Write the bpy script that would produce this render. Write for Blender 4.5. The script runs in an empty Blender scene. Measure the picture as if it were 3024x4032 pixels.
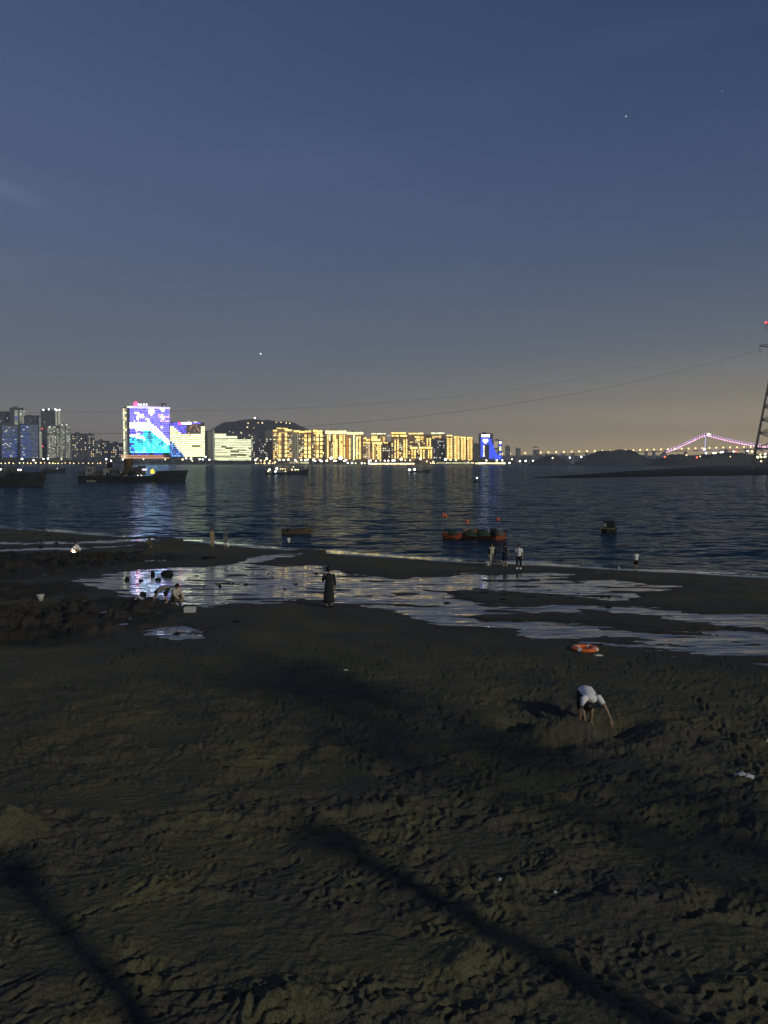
import bpy, bmesh, math, random
import numpy as np
from mathutils import Vector, Matrix
R = math.radians
scene = bpy.context.scene
COL = scene.collection

# ------------------------------------------------------------------ camera
F, CX, CY = 3028.0, 1512.0, 2016.0        # focal length and centre of the 3024 x 4032 photograph
CAM_Z, PITCH = 7.5, R(3.70)
def ray(px, py):
    u, v = (px-CX)/F, (CY-py)/F
    c, s = math.cos(PITCH), math.sin(PITCH)
    return Vector((u, v*s + c, v*c - s))
cam_d = bpy.data.cameras.new('camera')
cam = bpy.data.objects.new('camera', cam_d)
COL.objects.link(cam)
cam.location = (0, 0, CAM_Z)
cam.rotation_euler = (R(90) - PITCH, 0, 0)
cam_d.sensor_fit = 'VERTICAL'
cam_d.sensor_height = 24.0
cam_d.lens = F / 4032 * 24.0
cam_d.clip_start, cam_d.clip_end = 0.2, 60000
scene.camera = cam

# ------------------------------------------------------------------ sky
SUN_AZ = (0.69, -0.72)                    # towards the light, behind the camera on the right
SUN_EL = R(21)
world = bpy.data.worlds.new('World')
scene.world = world
world.use_nodes = True
wt = world.node_tree
wt.nodes.clear()
def WN(t, **kw):
    n = wt.nodes.new(t)
    for k, v in kw.items(): setattr(n, k, v)
    return n
def wl(a, b): wt.links.new(a, b)
def wmath(op, a, b=None, clamp=False):
    n = WN('ShaderNodeMath', operation=op, use_clamp=clamp)
    for i, v in enumerate((a, b)):
        if v is None: continue
        if isinstance(v, (int, float)): n.inputs[i].default_value = v
        else: wl(v, n.inputs[i])
    return n.outputs[0]
tc = WN('ShaderNodeTexCoord')
sep = WN('ShaderNodeSeparateXYZ'); wl(tc.outputs['Generated'], sep.inputs[0])
el = wmath('ARCSINE', sep.outputs['Z'])
fac = wmath('DIVIDE', el, R(60), clamp=True)
ramp = WN('ShaderNodeValToRGB')
wl(fac, ramp.inputs[0])
def s2l(c):
    return tuple((v/255/12.92) if v/255 <= 0.04045 else ((v/255+0.055)/1.055)**2.4 for v in c)
STOPS = [(0.0, (174,158,136)), (2.0, (159,150,138)), (4.5, (120,123,126)), (8.0, (98,109,124)), (14.0, (83,98,125)),
         (20.0, (74,91,123)), (26.0, (63,84,116)), (32.0, (54,76,107)), (60.0, (36,55,88))]
cr = ramp.color_ramp
while len(cr.elements) < len(STOPS): cr.elements.new(0.5)
for e, (a, c) in zip(cr.elements, STOPS):
    e.position = a/60
    e.color = s2l(c) + (1,)
# town glow over the horizon to the right, a cooler violet tone to the left
def lobe(px, width):
    az = math.atan((px-CX)/F)
    vd = WN('ShaderNodeVectorMath', operation='DOT_PRODUCT')
    wl(tc.outputs['Generated'], vd.inputs[0])
    vd.inputs[1].default_value = (math.sin(az), math.cos(az), 0)
    d = wmath('ARCCOSINE', wmath('MINIMUM', wmath('MAXIMUM', vd.outputs['Value'], -1.0), 1.0))
    return wmath('POWER', 2.718, wmath('MULTIPLY', wmath('POWER', wmath('DIVIDE', d, R(width)), 2.0), -1.0))
def vert(deg):
    return wmath('POWER', 2.718, wmath('MULTIPLY', wmath('DIVIDE', wmath('MAXIMUM', el, 0.0), R(deg)), -1.0))
warm = wmath('MULTIPLY', lobe(3300, 26), vert(3.2))
m1 = WN('ShaderNodeMixRGB', blend_type='ADD'); wl(warm, m1.inputs[0])
wl(ramp.outputs[0], m1.inputs[1]); m1.inputs[2].default_value = (0.64, 0.43, 0.08, 1)
right = WN('ShaderNodeMapRange'); wl(sep.outputs['X'], right.inputs[0])
right.inputs[1].default_value, right.inputs[2].default_value = -0.6, 0.6
right.inputs[3].default_value, right.inputs[4].default_value = 1.0, 0.0
m2 = WN('ShaderNodeMixRGB', blend_type='MULTIPLY'); m2.inputs[0].default_value = 1.0
tint = WN('ShaderNodeMixRGB'); wl(right.outputs[0], tint.inputs[0])
tint.inputs[1].default_value = (0.44, 0.58, 0.70, 1); tint.inputs[2].default_value = (1.24, 1.16, 1.16, 1)
wl(wmath('DIVIDE', el, R(26), clamp=True), m2.inputs[0]); wl(m1.outputs[0], m2.inputs[1]); wl(tint.outputs[0], m2.inputs[2])
# very faint high wisps
wmap = WN('ShaderNodeMapping'); wl(tc.outputs['Generated'], wmap.inputs[0]); wmap.inputs['Scale'].default_value = (1.3, 1.3, 6.5)
wno = WN('ShaderNodeTexNoise'); wl(wmap.outputs[0], wno.inputs[0]); wno.inputs['Scale'].default_value = 2.6; wno.inputs['Detail'].default_value = 5
wr = WN('ShaderNodeMapRange'); wl(wno.outputs[0], wr.inputs[0])
wr.inputs[1].default_value, wr.inputs[2].default_value, wr.inputs[3].default_value, wr.inputs[4].default_value = 0.52, 0.8, 0.0, 0.07
m3 = WN('ShaderNodeMixRGB', blend_type='SCREEN'); wl(wr.outputs[0], m3.inputs[0]); wl(m2.outputs[0], m3.inputs[1]); m3.inputs[2].default_value = (0.12,0.15,0.22,1)
# one pale wisp of cloud low in the left sky
_w = ray(70, 765).normalized(); az_ = wmath('ARCTAN2', sep.outputs['X'], sep.outputs['Y'])
def gauss(v, c, w): return wmath('POWER', wmath('DIVIDE', wmath('SUBTRACT', v, c), w), 2.0)
tilt = wmath('ADD', el, wmath('MULTIPLY', wmath('SUBTRACT', az_, math.atan2(_w.x, _w.y)), 0.22))
wf = wmath('POWER', 2.718, wmath('MULTIPLY', wmath('ADD', gauss(az_, math.atan2(_w.x, _w.y)-0.02, R(2.8)), gauss(tilt, math.asin(_w.z), R(0.55))), -1.0))
wf = wmath('MULTIPLY', wmath('MULTIPLY', wf, wno.outputs[0]), 0.14)
m6 = WN('ShaderNodeMixRGB', blend_type='ADD'); wl(wf, m6.inputs[0]); wl(m3.outputs[0], m6.inputs[1]); m6.inputs[2].default_value = (0.42,0.46,0.55,1)
sky = WN('ShaderNodeTexSky', sky_type='NISHITA', sun_disc=False)
sky.sun_elevation = R(-4); sky.sun_rotation = math.atan2(-SUN_AZ[0], SUN_AZ[1]); sky.altitude = 0
bg1 = WN('ShaderNodeBackground'); wl(m6.outputs[0], bg1.inputs[0]); bg1.inputs[1].default_value = 1.0
bg2 = WN('ShaderNodeBackground'); wl(sky.outputs[0], bg2.inputs[0]); bg2.inputs[1].default_value = 0.02
addb = WN('ShaderNodeAddShader'); wl(bg1.outputs[0], addb.inputs[0]); wl(bg2.outputs[0], addb.inputs[1])
wo = WN('ShaderNodeOutputWorld'); wl(addb.outputs[0], wo.inputs[0])

# ------------------------------------------------------------------ the one distant light: low, warm, from behind on the right
sl = bpy.data.lights.new('sun', 'SUN')
sl.energy, sl.color, sl.angle = 1.2, (1.0, 0.94, 0.72), R(1.6)
so = bpy.data.objects.new('sun', sl); COL.objects.link(so)
to_sun = Vector((SUN_AZ[0]*math.cos(SUN_EL), SUN_AZ[1]*math.cos(SUN_EL), math.sin(SUN_EL)))
so.rotation_euler = to_sun.to_track_quat('Z', 'Y').to_euler()
so.location = (20, -20, 30)

vs = scene.view_settings
scene.display_settings.display_device = 'sRGB'
vs.view_transform, vs.look, vs.exposure, vs.gamma, vs.use_curve_mapping = 'Standard', 'None', 0.0, 1.0, False
scene.cycles.sample_clamp_indirect = 2.5
scene.cycles.max_bounces = 6
scene.cycles.volume_bounces = 0

# ------------------------------------------------------------------ helpers
rnd = random.Random(7)
ORG = Vector((0, 0, CAM_Z))
def at_z(px, py, z):
    d = ray(px, py); return ORG + d*((z-CAM_Z)/d.z)
def at_y(px, py, Y):
    d = ray(px, py); return ORG + d*(Y/d.y)

MATS = {}
def mat(name, col, rough=0.7, var=0.25, vscale=3.0, metal=0.0, spec=0.3, bump=0.0):
    """plain surface with procedural colour variation"""
    if name in MATS: return MATS[name]
    m = bpy.data.materials.new(name); m.use_nodes = True
    nt = m.node_tree; b = nt.nodes['Principled BSDF']
    b.inputs['Roughness'].default_value = rough; b.inputs['Metallic'].default_value = metal
    b.inputs['Specular IOR Level'].default_value = spec
    t = nt.nodes.new('ShaderNodeTexCoord'); n = nt.nodes.new('ShaderNodeTexNoise')
    n.inputs['Scale'].default_value = vscale; n.inputs['Detail'].default_value = 4
    nt.links.new(t.outputs['Object'], n.inputs['Vector'])
    r = nt.nodes.new('ShaderNodeValToRGB')
    r.color_ramp.elements[0].position, r.color_ramp.elements[1].position = 0.3, 0.7
    r.color_ramp.elements[0].color = tuple(c*(1-var) for c in col) + (1,)
    r.color_ramp.elements[1].color = tuple(min(1, c*(1+var)) for c in col) + (1,)
    nt.links.new(n.outputs[0], r.inputs[0]); nt.links.new(r.outputs[0], b.inputs['Base Color'])
    if bump:
        bp = nt.nodes.new('ShaderNodeBump'); bp.inputs['Strength'].default_value = bump
        nt.links.new(n.outputs[0], bp.inputs['Height']); nt.links.new(bp.outputs[0], b.inputs['Normal'])
    MATS[name] = m
    return m
def glow(name, col, strength, sample=False, var=0.0):
    """something that gives off light"""
    if name in MATS: return MATS[name]
    m = bpy.data.materials.new(name); m.use_nodes = True
    nt = m.node_tree; b = nt.nodes['Principled BSDF']
    b.inputs['Base Color'].default_value = tuple(0.2*c for c in col) + (1,)
    b.inputs['Emission Color'].default_value = tuple(col) + (1,)
    b.inputs['Emission Strength'].default_value = strength
    if var:
        oi = nt.nodes.new('ShaderNodeObjectInfo')
        mr = nt.nodes.new('ShaderNodeMapRange'); nt.links.new(oi.outputs['Random'], mr.inputs[0])
        mr.inputs[3].default_value, mr.inputs[4].default_value = strength*(1-var), strength*(1+var)
        nt.links.new(mr.outputs[0], b.inputs['Emission Strength'])
    m.cycles.emission_sampling = 'AUTO' if sample else 'NONE'
    MATS[name] = m
    return m

def mesh(name, verts, faces, material, smooth=False):
    me = bpy.data.meshes.new(name)
    me.from_pydata([tuple(v) for v in verts], [], faces)
    if material is not None: me.materials.append(material)
    if smooth: me.polygons.foreach_set('use_smooth', [True]*len(me.polygons))
    me.update()
    return me
def link(name, data, parent=None, loc=(0,0,0), rot=(0,0,0), scale=(1,1,1)):
    o = bpy.data.objects.new(name, data); COL.objects.link(o)
    o.location, o.rotation_euler, o.scale = loc, rot, scale
    if parent is not None: o.parent = parent
    return o
def thing(name, label, cat, loc=(0,0,0), rz=0.0, group=None, data=None):
    o = link(name, data, None, loc, (0,0,rz))
    o['label'], o['category'] = label, cat
    if group: o['group'] = group
    return o
def structure(o):
    o['kind'] = 'structure'; return o

class MB:
    """collects solids into one mesh"""
    def __init__(s): s.v, s.f = [], []
    def add(s, vs, fs):
        k = len(s.v); s.v += [tuple(v) for v in vs]; s.f += [tuple(i+k for i in f) for f in fs]; return s
    def box(s, c, d, rz=0.0, taper=1.0):
        cx, cy, cz = c; dx, dy, dz = (q/2 for q in d)
        co, si = math.cos(rz), math.sin(rz); vs = []
        for z in (-dz, dz):
            k = taper if z > 0 else 1.0
            for x, y in ((-dx,-dy),(dx,-dy),(dx,dy),(-dx,dy)):
                x, y = x*k, y*k
                vs.append((cx+x*co-y*si, cy+x*si+y*co, cz+z))
        return s.add(vs, [(3,2,1,0),(4,5,6,7),(0,1,5,4),(1,2,6,5),(2,3,7,6),(3,0,4,7)])
    def tube(s, pts, r, n=6, r1=None):
        pts = [Vector(p) for p in pts]; k0 = len(s.v); m = len(pts)
        for i, p in enumerate(pts):
            d = (pts[min(i+1,m-1)] - pts[max(i-1,0)]).normalized()
            a = d.cross(Vector((0,0,1)))
            if a.length < 1e-3: a = Vector((1,0,0))
            a.normalize(); b = d.cross(a)
            rr = r if r1 is None else r + (r1-r)*i/max(1,m-1)
            for j in range(n):
                t = 2*math.pi*j/n
                s.v.append(tuple(p + a*(rr*math.cos(t)) + b*(rr*math.sin(t))))
        for i in range(m-1):
            for j in range(n):
                q = k0+i*n
                s.f.append((q+j, q+(j+1)%n, q+n+(j+1)%n, q+n+j))
        s.f.append(tuple(k0+j for j in range(n))[::-1]); s.f.append(tuple(k0+(m-1)*n+j for j in range(n)))
        return s
    def lathe(s, prof, n=12, c=(0,0,0), sx=1.0, sy=1.0):
        k0 = len(s.v)
        for r, z in prof:
            for j in range(n):
                t = 2*math.pi*j/n
                s.v.append((c[0]+r*sx*math.cos(t), c[1]+r*sy*math.sin(t), c[2]+z))
        for i in range(len(prof)-1):
            for j in range(n):
                q = k0+i*n
                s.f.append((q+j, q+(j+1)%n, q+n+(j+1)%n, q+n+j))
        s.f.append(tuple(k0+j for j in range(n))[::-1]); s.f.append(tuple(k0+(len(prof)-1)*n+j for j in range(n)))
        return s
    def ball(s, c, r, n=8, m=6, sx=1, sy=1, sz=1):
        return s.lathe([(r*math.sin(math.pi*i/m)+1e-4, -r*sz*math.cos(math.pi*i/m)) for i in range(m+1)], n, c, sx, sy)
    def build(s, name, material, parent=None, smooth=False, loc=(0,0,0), rot=(0,0,0)):
        return link(name, mesh(name, s.v, s.f, material, smooth), parent, loc, rot)

# ---- lattice noise in numpy
def pn(x, y, seed=0):
    x = np.asarray(x, dtype=np.float64); y = np.asarray(y, dtype=np.float64)
    xi = np.floor(x).astype(np.int64); yi = np.floor(y).astype(np.int64)
    xf, yf = x-xi, y-yi
    def h(a, b):
        n = (a*374761393 + b*668265263 + seed*974634777) & 0x7fffffff
        n = ((n ^ (n >> 13)) * 1274126177) & 0x7fffffff
        n = n ^ (n >> 16)
        t = (n & 0xffff)/65536.0*2*np.pi
        return np.cos(t), np.sin(t)
    u = xf*xf*xf*(xf*(xf*6-15)+10); v = yf*yf*yf*(yf*(yf*6-15)+10)
    def g(dx, dy):
        c, s = h(xi+dx, yi+dy); return c*(xf-dx)+s*(yf-dy)
    a = g(0,0); b = g(1,0); c = g(0,1); d = g(1,1)
    return 1.4*((a+(b-a)*u) + ((c+(d-c)*u)-(a+(b-a)*u))*v)
def fbm(x, y, o=4, seed=0):
    t = 0; a = 1.0
    for i in range(o):
        t = t + a*pn(x*2**i, y*2**i, seed+i*17); a *= 0.5
    return t
def ss(a, b, x):
    t = np.clip((x-a)/(b-a), 0, 1); return t*t*(3-2*t)

# ------------------------------------------------------------------ the beach
WL_PX = [(-900,2010),(0,2076),(300,2096),(600,2120),(800,2131),(1000,2151),(1200,2167),(1500,2187),(1800,2207),(2000,2216),
         (2300,2228),(2600,2247),(3024,2270),(3700,2310)]
_wl = [at_z(x, y, 0.0) for x, y in WL_PX]
WLX, WLY = np.array([p.x for p in _wl]), np.array([p.y for p in _wl])
def y_water(x): return np.interp(x, WLX, WLY) + 0.5*pn(np.asarray(x)*0.22, np.asarray(x)*0+3.3, 5)
def lev(y): return 0.80 + 0.028*np.clip(48-y, -5, 25)     # the pools drain gently seawards
PUDDLES = [
 [(300,2292),(380,2266),(470,2252),(600,2240),(760,2232),(900,2226),(960,2212),(1000,2226),(1120,2222),(1240,2226),(1300,2244),(1420,2262),
  (1560,2280),(1720,2268),(1860,2262),(2060,2262),(2250,2256),(2240,2266),(2080,2278),(1960,2290),(2200,2286),(2420,2284),(2500,2296),
  (2665,2308),(2590,2322),(2500,2336),(2470,2362),(2360,2360),(2180,2342),(2000,2332),(1830,2326),(1700,2330),(1800,2352),
  (1860,2384),(2080,2388),(2330,2382),(2560,2398),(2760,2414),(3024,2418),(3500,2440),(3500,2520),(3024,2482),(2860,2462),(2700,2444),(2500,2422),(2300,2412),(2080,2410),(1900,2420),
  (1840,2440),(2000,2452),(2200,2456),(2450,2472),(2700,2488),(3024,2488),(3500,2530),(3500,2680),(3024,2602),(2800,2588),(2600,2566),(2430,2540),
  (2280,2522),(2080,2500),(1900,2480),(1740,2470),(1560,2420),(1420,2384),(1320,2372),(1180,2356),(1000,2374),(880,2388),(740,2388),(660,2362),(560,2352),(470,2338),(380,2318)],
 [(940,2216),(990,2196),(1060,2188),(1190,2178),(1180,2186),(1080,2200),(1010,2214),(960,2222)],
 [(575,2488),(650,2474),(720,2467),(765,2477),(700,2488),(640,2498),(590,2496)], [(650,2510),(720,2500),(805,2483),(785,2497),(720,2511),(690,2521)],
 [(528,2428),(560,2412),(640,2408),(620,2420),(560,2432)],
 [(360,2412),(420,2408),(500,2404),(470,2424),(380,2424)],
 [(465,2455),(490,2440),(512,2436),(500,2450)],
 [(-300,2141),(-20,2137),(120,2132),(300,2134),(420,2128),(560,2122),(640,2126),(520,2134),(380,2140),(200,2142),(-300,2147)],
 [(-300,2168),(60,2160),(240,2156),(420,2152),(520,2146),(480,2154),(360,2162),(180,2168),(-300,2176)],
 [(150,2236),(230,2228),(330,2230),(300,2240),(200,2246)], [(0,2222),(90,2216),(150,2222),(60,2230),(0,2232)], [(330,2218),(420,2212),(470,2216),(400,2224)], [(560,2208),(640,2204),(690,2208),(600,2213)],
 [(170,2262),(260,2256),(300,2262),(220,2270)], [(250,2440),(330,2430),(380,2436),(300,2446)],
]
def on_pool(px, py):
    p = at_z(px, py, 0.9)
    for _ in range(5): p = at_z(px, py, float(lev(p.y)))
    return p.x, p.y
PUD = [np.array([on_pool(x, y) for x, y in p]) for p in PUDDLES]
def poly_sd(poly, x, y):
    """signed distance, negative inside; measured only near the outline"""
    x0, y0 = poly.min(0)-4; x1, y1 = poly.max(0)+4
    out = np.full(x.shape, 9.0)
    sel = (x>x0)&(x<x1)&(y>y0)&(y<y1)
    if not sel.any(): return out
    px, py = x[sel], y[sel]
    d = np.full(px.shape, 1e9); ins = np.zeros(px.shape, bool)
    n = len(poly)
    for i in range(n):
        ax, ay = poly[i]; bx, by = poly[(i+1)%n]
        ex, ey = bx-ax, by-ay
        t = np.clip(((px-ax)*ex+(py-ay)*ey)/(ex*ex+ey*ey+1e-12), 0, 1)
        # along the view the photograph squeezes lengths, so count depth a little less
        d = np.minimum(d, (px-ax-t*ex)**2+(0.7*(py-ay-t*ey))**2)
        c = ((ay>py)!=(by>py)) & (px < (bx-ax)*(py-ay)/((by-ay) if by!=ay else 1e-9)+ax)
        ins ^= c
    d = np.sqrt(d)
    out[sel] = np.where(ins, -d, d)
    return out
def puddle_sd(x, y):
    sd = np.full(x.shape, 9.0)
    for p in PUD: sd = np.minimum(sd, poly_sd(p, x, y))
    return sd + 0.50*fbm(x*0.45+0.2*y, y*0.80, 4, 61) + 0.12*pn(x*2.6, y*2.2, 63) - 0.12
def macro(x, y):
    t = y_water(x) - y
    shore = 0.070*t
    prof = lev(y) + 0.06 + 0.05*(1-ss(8, 24, y)) + 0.05*pn(x*0.16, y*0.16, 21)*ss(8, 16, y)
    k = 0.12
    h = np.clip(0.5+0.5*(prof-shore)/k, 0, 1)
    return prof + (shore-prof)*h - k*h*(1-h)

def px_g(px, py, z=1.25):
    for _ in range(5):
        p = at_z(px, py, z); z = float(macro(np.array([p.x]), np.array([p.y]))[0])
    return p.x, p.y
MOUNDS = []    # x, y, radius x, radius y, rotation, height
def mound(px, py, rx, ry, h, rot=0.0, z=1.25):
    x, y = px_g(px, py, z); MOUNDS.append((x, y, rx, ry, rot, h))
mound(40, 3265, 0.50, 0.42, 0.40)
mound(1280, 3350, 0.46, 0.34, 0.17, 0.3)
mound(1330, 3370, 0.20, 0.16, 0.08)
mound(1050, 3400, 0.34, 0.10, 0.08, 0.5); mound(1090, 3396, 0.36, 0.13, -0.12, 0.1)
mound(2236, 2900, 0.70, 0.30, 0.46, 0.10, 1.15); mound(2120, 2892, 0.40, 0.34, 0.15, 0.0, 1.15)
mound(2330, 2905, 0.80, 0.30, 0.08, -0.12, 1.15)
mound(2420, 2875, 0.80, 0.55, -0.30, -0.1, 1.15); mound(2180, 2930, 0.50, 0.26, -0.10, 0.0, 1.15)
mound(2050, 2870, 0.40, 0.40, -0.16, 0.0, 1.15)
mound(2620, 2880, 0.9, 0.5, 0.20, 0.5, 1.15); mound(1890, 2830, 0.8, 0.5, 0.15, 0.1, 1.15); mound(2450, 2960, 1.2, 0.5, 0.10, -0.2, 1.15)
mound(2210, 2790, 0.9, 0.35, 0.14, 0.0, 1.15)
mound(1820, 3800, 0.40, 0.30, 0.13, 0.5, 1.32); mound(2080, 3760, 0.36, 0.22, 0.10, -0.5, 1.32); mound(1140, 3960, 0.40, 0.16, 0.14, 0.1, 1.33)
mound(900, 3660, 0.35, 0.07, 0.05, 0.15, 1.3); mound(700, 3480, 0.4, 0.10, 0.06, 0.4, 1.3); mound(200, 3880, 0.4, 0.2, 0.12, 0.2, 1.3)
mound(2700, 3520, 0.5, 0.25, 0.12, 0.2, 1.3); mound(2420, 3560, 0.45, 0.2, 0.12, -0.2, 1.3); mound(2900, 3900, 0.6, 0.25, 0.12, 0.2, 1.3)
mound(2040, 3980, 0.16, 0.09, -0.10, 0.0, 1.33); mound(2760, 3845, 0.10, 0.06, -0.09, 0.0, 1.33); mound(1420, 3655, 0.25, 0.07, -0.08, 0.2, 1.3)
mound(1015, 2725, 0.6, 0.25, 0.14, 0.1, 1.1); mound(460, 2745, 0.7, 0.25, 0.10, 0.1, 1.1)
REEFS = []
for (a_, b_, c_, d_) in ((120,2215,10,6.5),(430,2205,6,4.0),(-60,2250,8,6),(180,2440,5.5,4.5),(60,2480,5,4),(380,2400,3.4,3.0),(20,2330,5,4)):
    q_ = on_pool(a_, b_); REEFS.append((q_[0], q_[1], c_, d_))
SMOOTH = []
for (a_, b_, c_, d_) in ((1050,3700,1.7,0.9),(700,3640,0.9,0.6),(2330,3620,1.1,0.45),(1560,3760,0.9,0.5),(2100,3700,0.7,0.4),(500,3150,1.6,0.5),(250,3760,0.8,0.5),(1250,3080,1.4,0.5),(1900,3330,1.0,0.5),(2850,3700,0.9,0.4)):
    q_ = px_g(a_, b_); SMOOTH.append((q_[0], q_[1], c_, d_))
prng = np.random.default_rng(12)
PITS = []
for i in range(3000):
    y = 6.5 + 19*prng.random()**1.35; x = (prng.random()*2-1)*0.66*y
    PITS.append((x, y, 0.05+0.07*prng.random()**2, 0.025+0.035*prng.random(), prng.normal(0.25, 0.8), 0.018+0.034*prng.random()))
for k in range(14):                       # trails of footprints
    x, y = (prng.random()*2-1)*9, 9+14*prng.random(); a = prng.random()*6.28
    for i in range(26):
        a += prng.normal(0, 0.08); x += 0.36*math.cos(a); y += 0.36*math.sin(a); sd_ = 0.09*(1 if i%2 else -1)
        PITS.append((x-math.sin(a)*sd_, y+math.cos(a)*sd_, 0.14, 0.055, a, 0.05))

def sand_height(x, y, detail=True):
    x = np.asarray(x, float); y = np.asarray(y, float)
    z = macro(x, y)
    sd = puddle_sd(x, y)
    near = 1-ss(12, 27, y)
    if detail:
        # trodden dry sand near by, smoother and damper farther out
        wx = x + 0.16*fbm(x*1.1, y*1.1, 3, 3); wy = y + 0.16*fbm(x*1.1+9, y*1.1, 3, 4)
        c, s = math.cos(0.22), math.sin(0.22)
        rx, ry = wx*c+wy*s, -wx*s+wy*c
        rough = ss(-0.30, 0.25, pn(x*0.33, y*0.42, 31) + 0.5*pn(x*0.9, y*1.1, 32) + 0.18)
        rid = 1-np.abs(pn(rx*1.5, ry*3.2, 41))*2.2
        rid2 = 1-np.abs(pn(rx*3.4, ry*6.6, 42))*2.2
        amp = (0.15+0.85*rough)*(0.12+0.88*near)
        for (ex, ey, ra, rb) in SMOOTH: amp = amp*(0.18+0.82*ss(0.35, 1.2, ((x-ex)/ra)**2+((y-ey)/rb)**2+0.4*fbm(x*1.2, y*1.2, 3, 35)))
        t1 = (pn(rx*0.75, ry*1.7, 44) + 0.5*pn(rx*1.7+3, ry*3.8, 45))*3.2; fl = np.floor(t1); fr = t1-fl
        step = fl + ss(0.0, 0.28, fr)*0.8 + 0.2*fr
        t2 = (pn(rx*2.1, ry*4.6, 46) + 0.5*pn(rx*4.4, ry*9.0, 47))*2.4; f2 = np.floor(t2); r2_ = t2-f2
        step2 = f2 + ss(0.0, 0.30, r2_)
        patch = ss(-0.15, 0.35, pn(x*0.55+7, y*0.8, 48))
        z = z + amp*(0.036*step + 0.030*step2*patch + 0.036*np.clip(rid,0,1)**2*(1-patch) + 0.022*np.clip(rid2,0,1)**1.5 - 0.02)
        z = z + amp*0.016*fbm(wx*7.0, wy*9.0, 3, 51)
        z = z + 0.010*fbm(x*0.9, y*1.6, 3, 55)*(1-0.5*near)
        z = z + 0.0045*fbm(x*14, y*16, 2, 57)*near
    for (mx, my, ra, rb, ro, h) in MOUNDS:
        sel = (np.abs(x-mx) < 2.2*max(ra,rb)) & (np.abs(y-my) < 2.2*max(ra,rb))
        if sel.any():
            dx, dy = x[sel]-mx, y[sel]-my
            a = (dx*math.cos(ro)+dy*math.sin(ro))/ra; b = (-dx*math.sin(ro)+dy*math.cos(ro))/rb
            q = np.sqrt(a*a+b*b)*(1+0.16*fbm(x[sel]*4, y[sel]*4, 2, 71))
            z[sel] += h*np.clip(1-q*0.62, 0, 1)**1.3
    # water-filled hollows
    # low rocky reefs at the left
    for (ex, ey, ra, rb) in REEFS:
        q = ((x-ex)/ra)**2 + ((y-ey)/rb)**2
        z = z + 0.27*np.clip(1-q, 0, 1)**0.6*np.clip(fbm(x*1.1, y*0.9, 4, 77)+0.15, 0, 1.2)
    lv_ = lev(y)
    inside = lv_ - 0.014 + 0.080*(np.clip(fbm(x*0.34+0.3*y, y*1.05, 4, 81), -0.35, 1.0)) - 0.02*ss(0, 1.2, -sd)
    edge = ss(-0.10, 0.35, sd)
    ring = np.maximum(z, lv_+0.018+0.02*ss(0.2,1.5,sd))
    z2 = np.where(sd < 1.6, inside*(1-edge) + ring*edge, z)
    return z2
def stamp_pits(X, Y, Z):
    """footprints pressed into the grid"""
    xf, yf = X, Y
    rows = Y[:, 0]
    for (px, py, a, b, ro, h) in PITS:
        i0, i1 = np.searchsorted(rows, py-0.35), np.searchsorted(rows, py+0.35)
        if i1-i0 < 1: continue
        sub = slice(i0, i1)
        xr = X[(i0+i1)//2]
        j0, j1 = np.searchsorted(xr, px-0.4), np.searchsorted(xr, px+0.4)
        if j1-j0 < 1: continue
        if any(((px-ex)/ra)**2+((py-ey)/rb)**2 < 0.8 for (ex, ey, ra, rb) in SMOOTH): h *= 0.25
        dx, dy = X[sub, j0:j1]-px, Y[sub, j0:j1]-py
        u = (dx*math.cos(ro)+dy*math.sin(ro))/a; v = (-dx*math.sin(ro)+dy*math.cos(ro))/b
        q = u*u+v*v
        Z[sub, j0:j1] += -h*np.exp(-q*1.1) + 0.45*h*np.exp(-(np.sqrt(q)-1.55)**2*5)

NU, UMAX = 980, 0.72
us = np.linspace(-UMAX, UMAX, NU)
inv = np.linspace(1/5.6, 1/27.0, 430)[:-1]
inv2 = np.linspace(1/27.0, 1/112.0, 330)
ys = 1/np.concatenate([inv, inv2])
Yg, Ug = np.meshgrid(ys, us, indexing='ij'); Xg = Ug*Yg
Zg = sand_height(Xg, Yg)
stamp_pits(Xg, Yg, Zg)
def grid_mesh(name, X, Y, Z, material, keep=None, smooth=True):
    n, m = X.shape
    co = np.stack([X, Y, Z], -1).reshape(-1, 3).astype(np.float32)
    i = np.arange(n*m).reshape(n, m)
    q = np.stack([i[:-1,:-1], i[:-1,1:], i[1:,1:], i[1:,:-1]], -1).reshape(-1, 4)
    if keep is not None: q = q[keep.reshape(-1)]
    used = np.unique(q); remap = np.zeros(n*m, np.int64); remap[used] = np.arange(len(used))
    co, q = co[used], remap[q]
    me = bpy.data.meshes.new(name)
    me.vertices.add(len(co)); me.vertices.foreach_set('co', co.ravel())
    me.loops.add(q.size); me.loops.foreach_set('vertex_index', q.ravel().astype(np.int32))
    me.polygons.add(len(q)); me.polygons.foreach_set('loop_start', np.arange(0, q.size, 4, dtype=np.int32))
    me.polygons.foreach_set('use_smooth', np.full(len(q), smooth))
    me.update(calc_edges=True); me.materials.append(material)
    return me, used
def ground_z(x, y):
    return float(sand_height(np.array([x]), np.array([y]), False)[0])
def on_sand(px, py):
    z = 1.0
    for _ in range(6):
        p = at_z(px, py, z); z = ground_z(p.x, p.y)
    return Vector((p.x, p.y, z))

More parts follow.
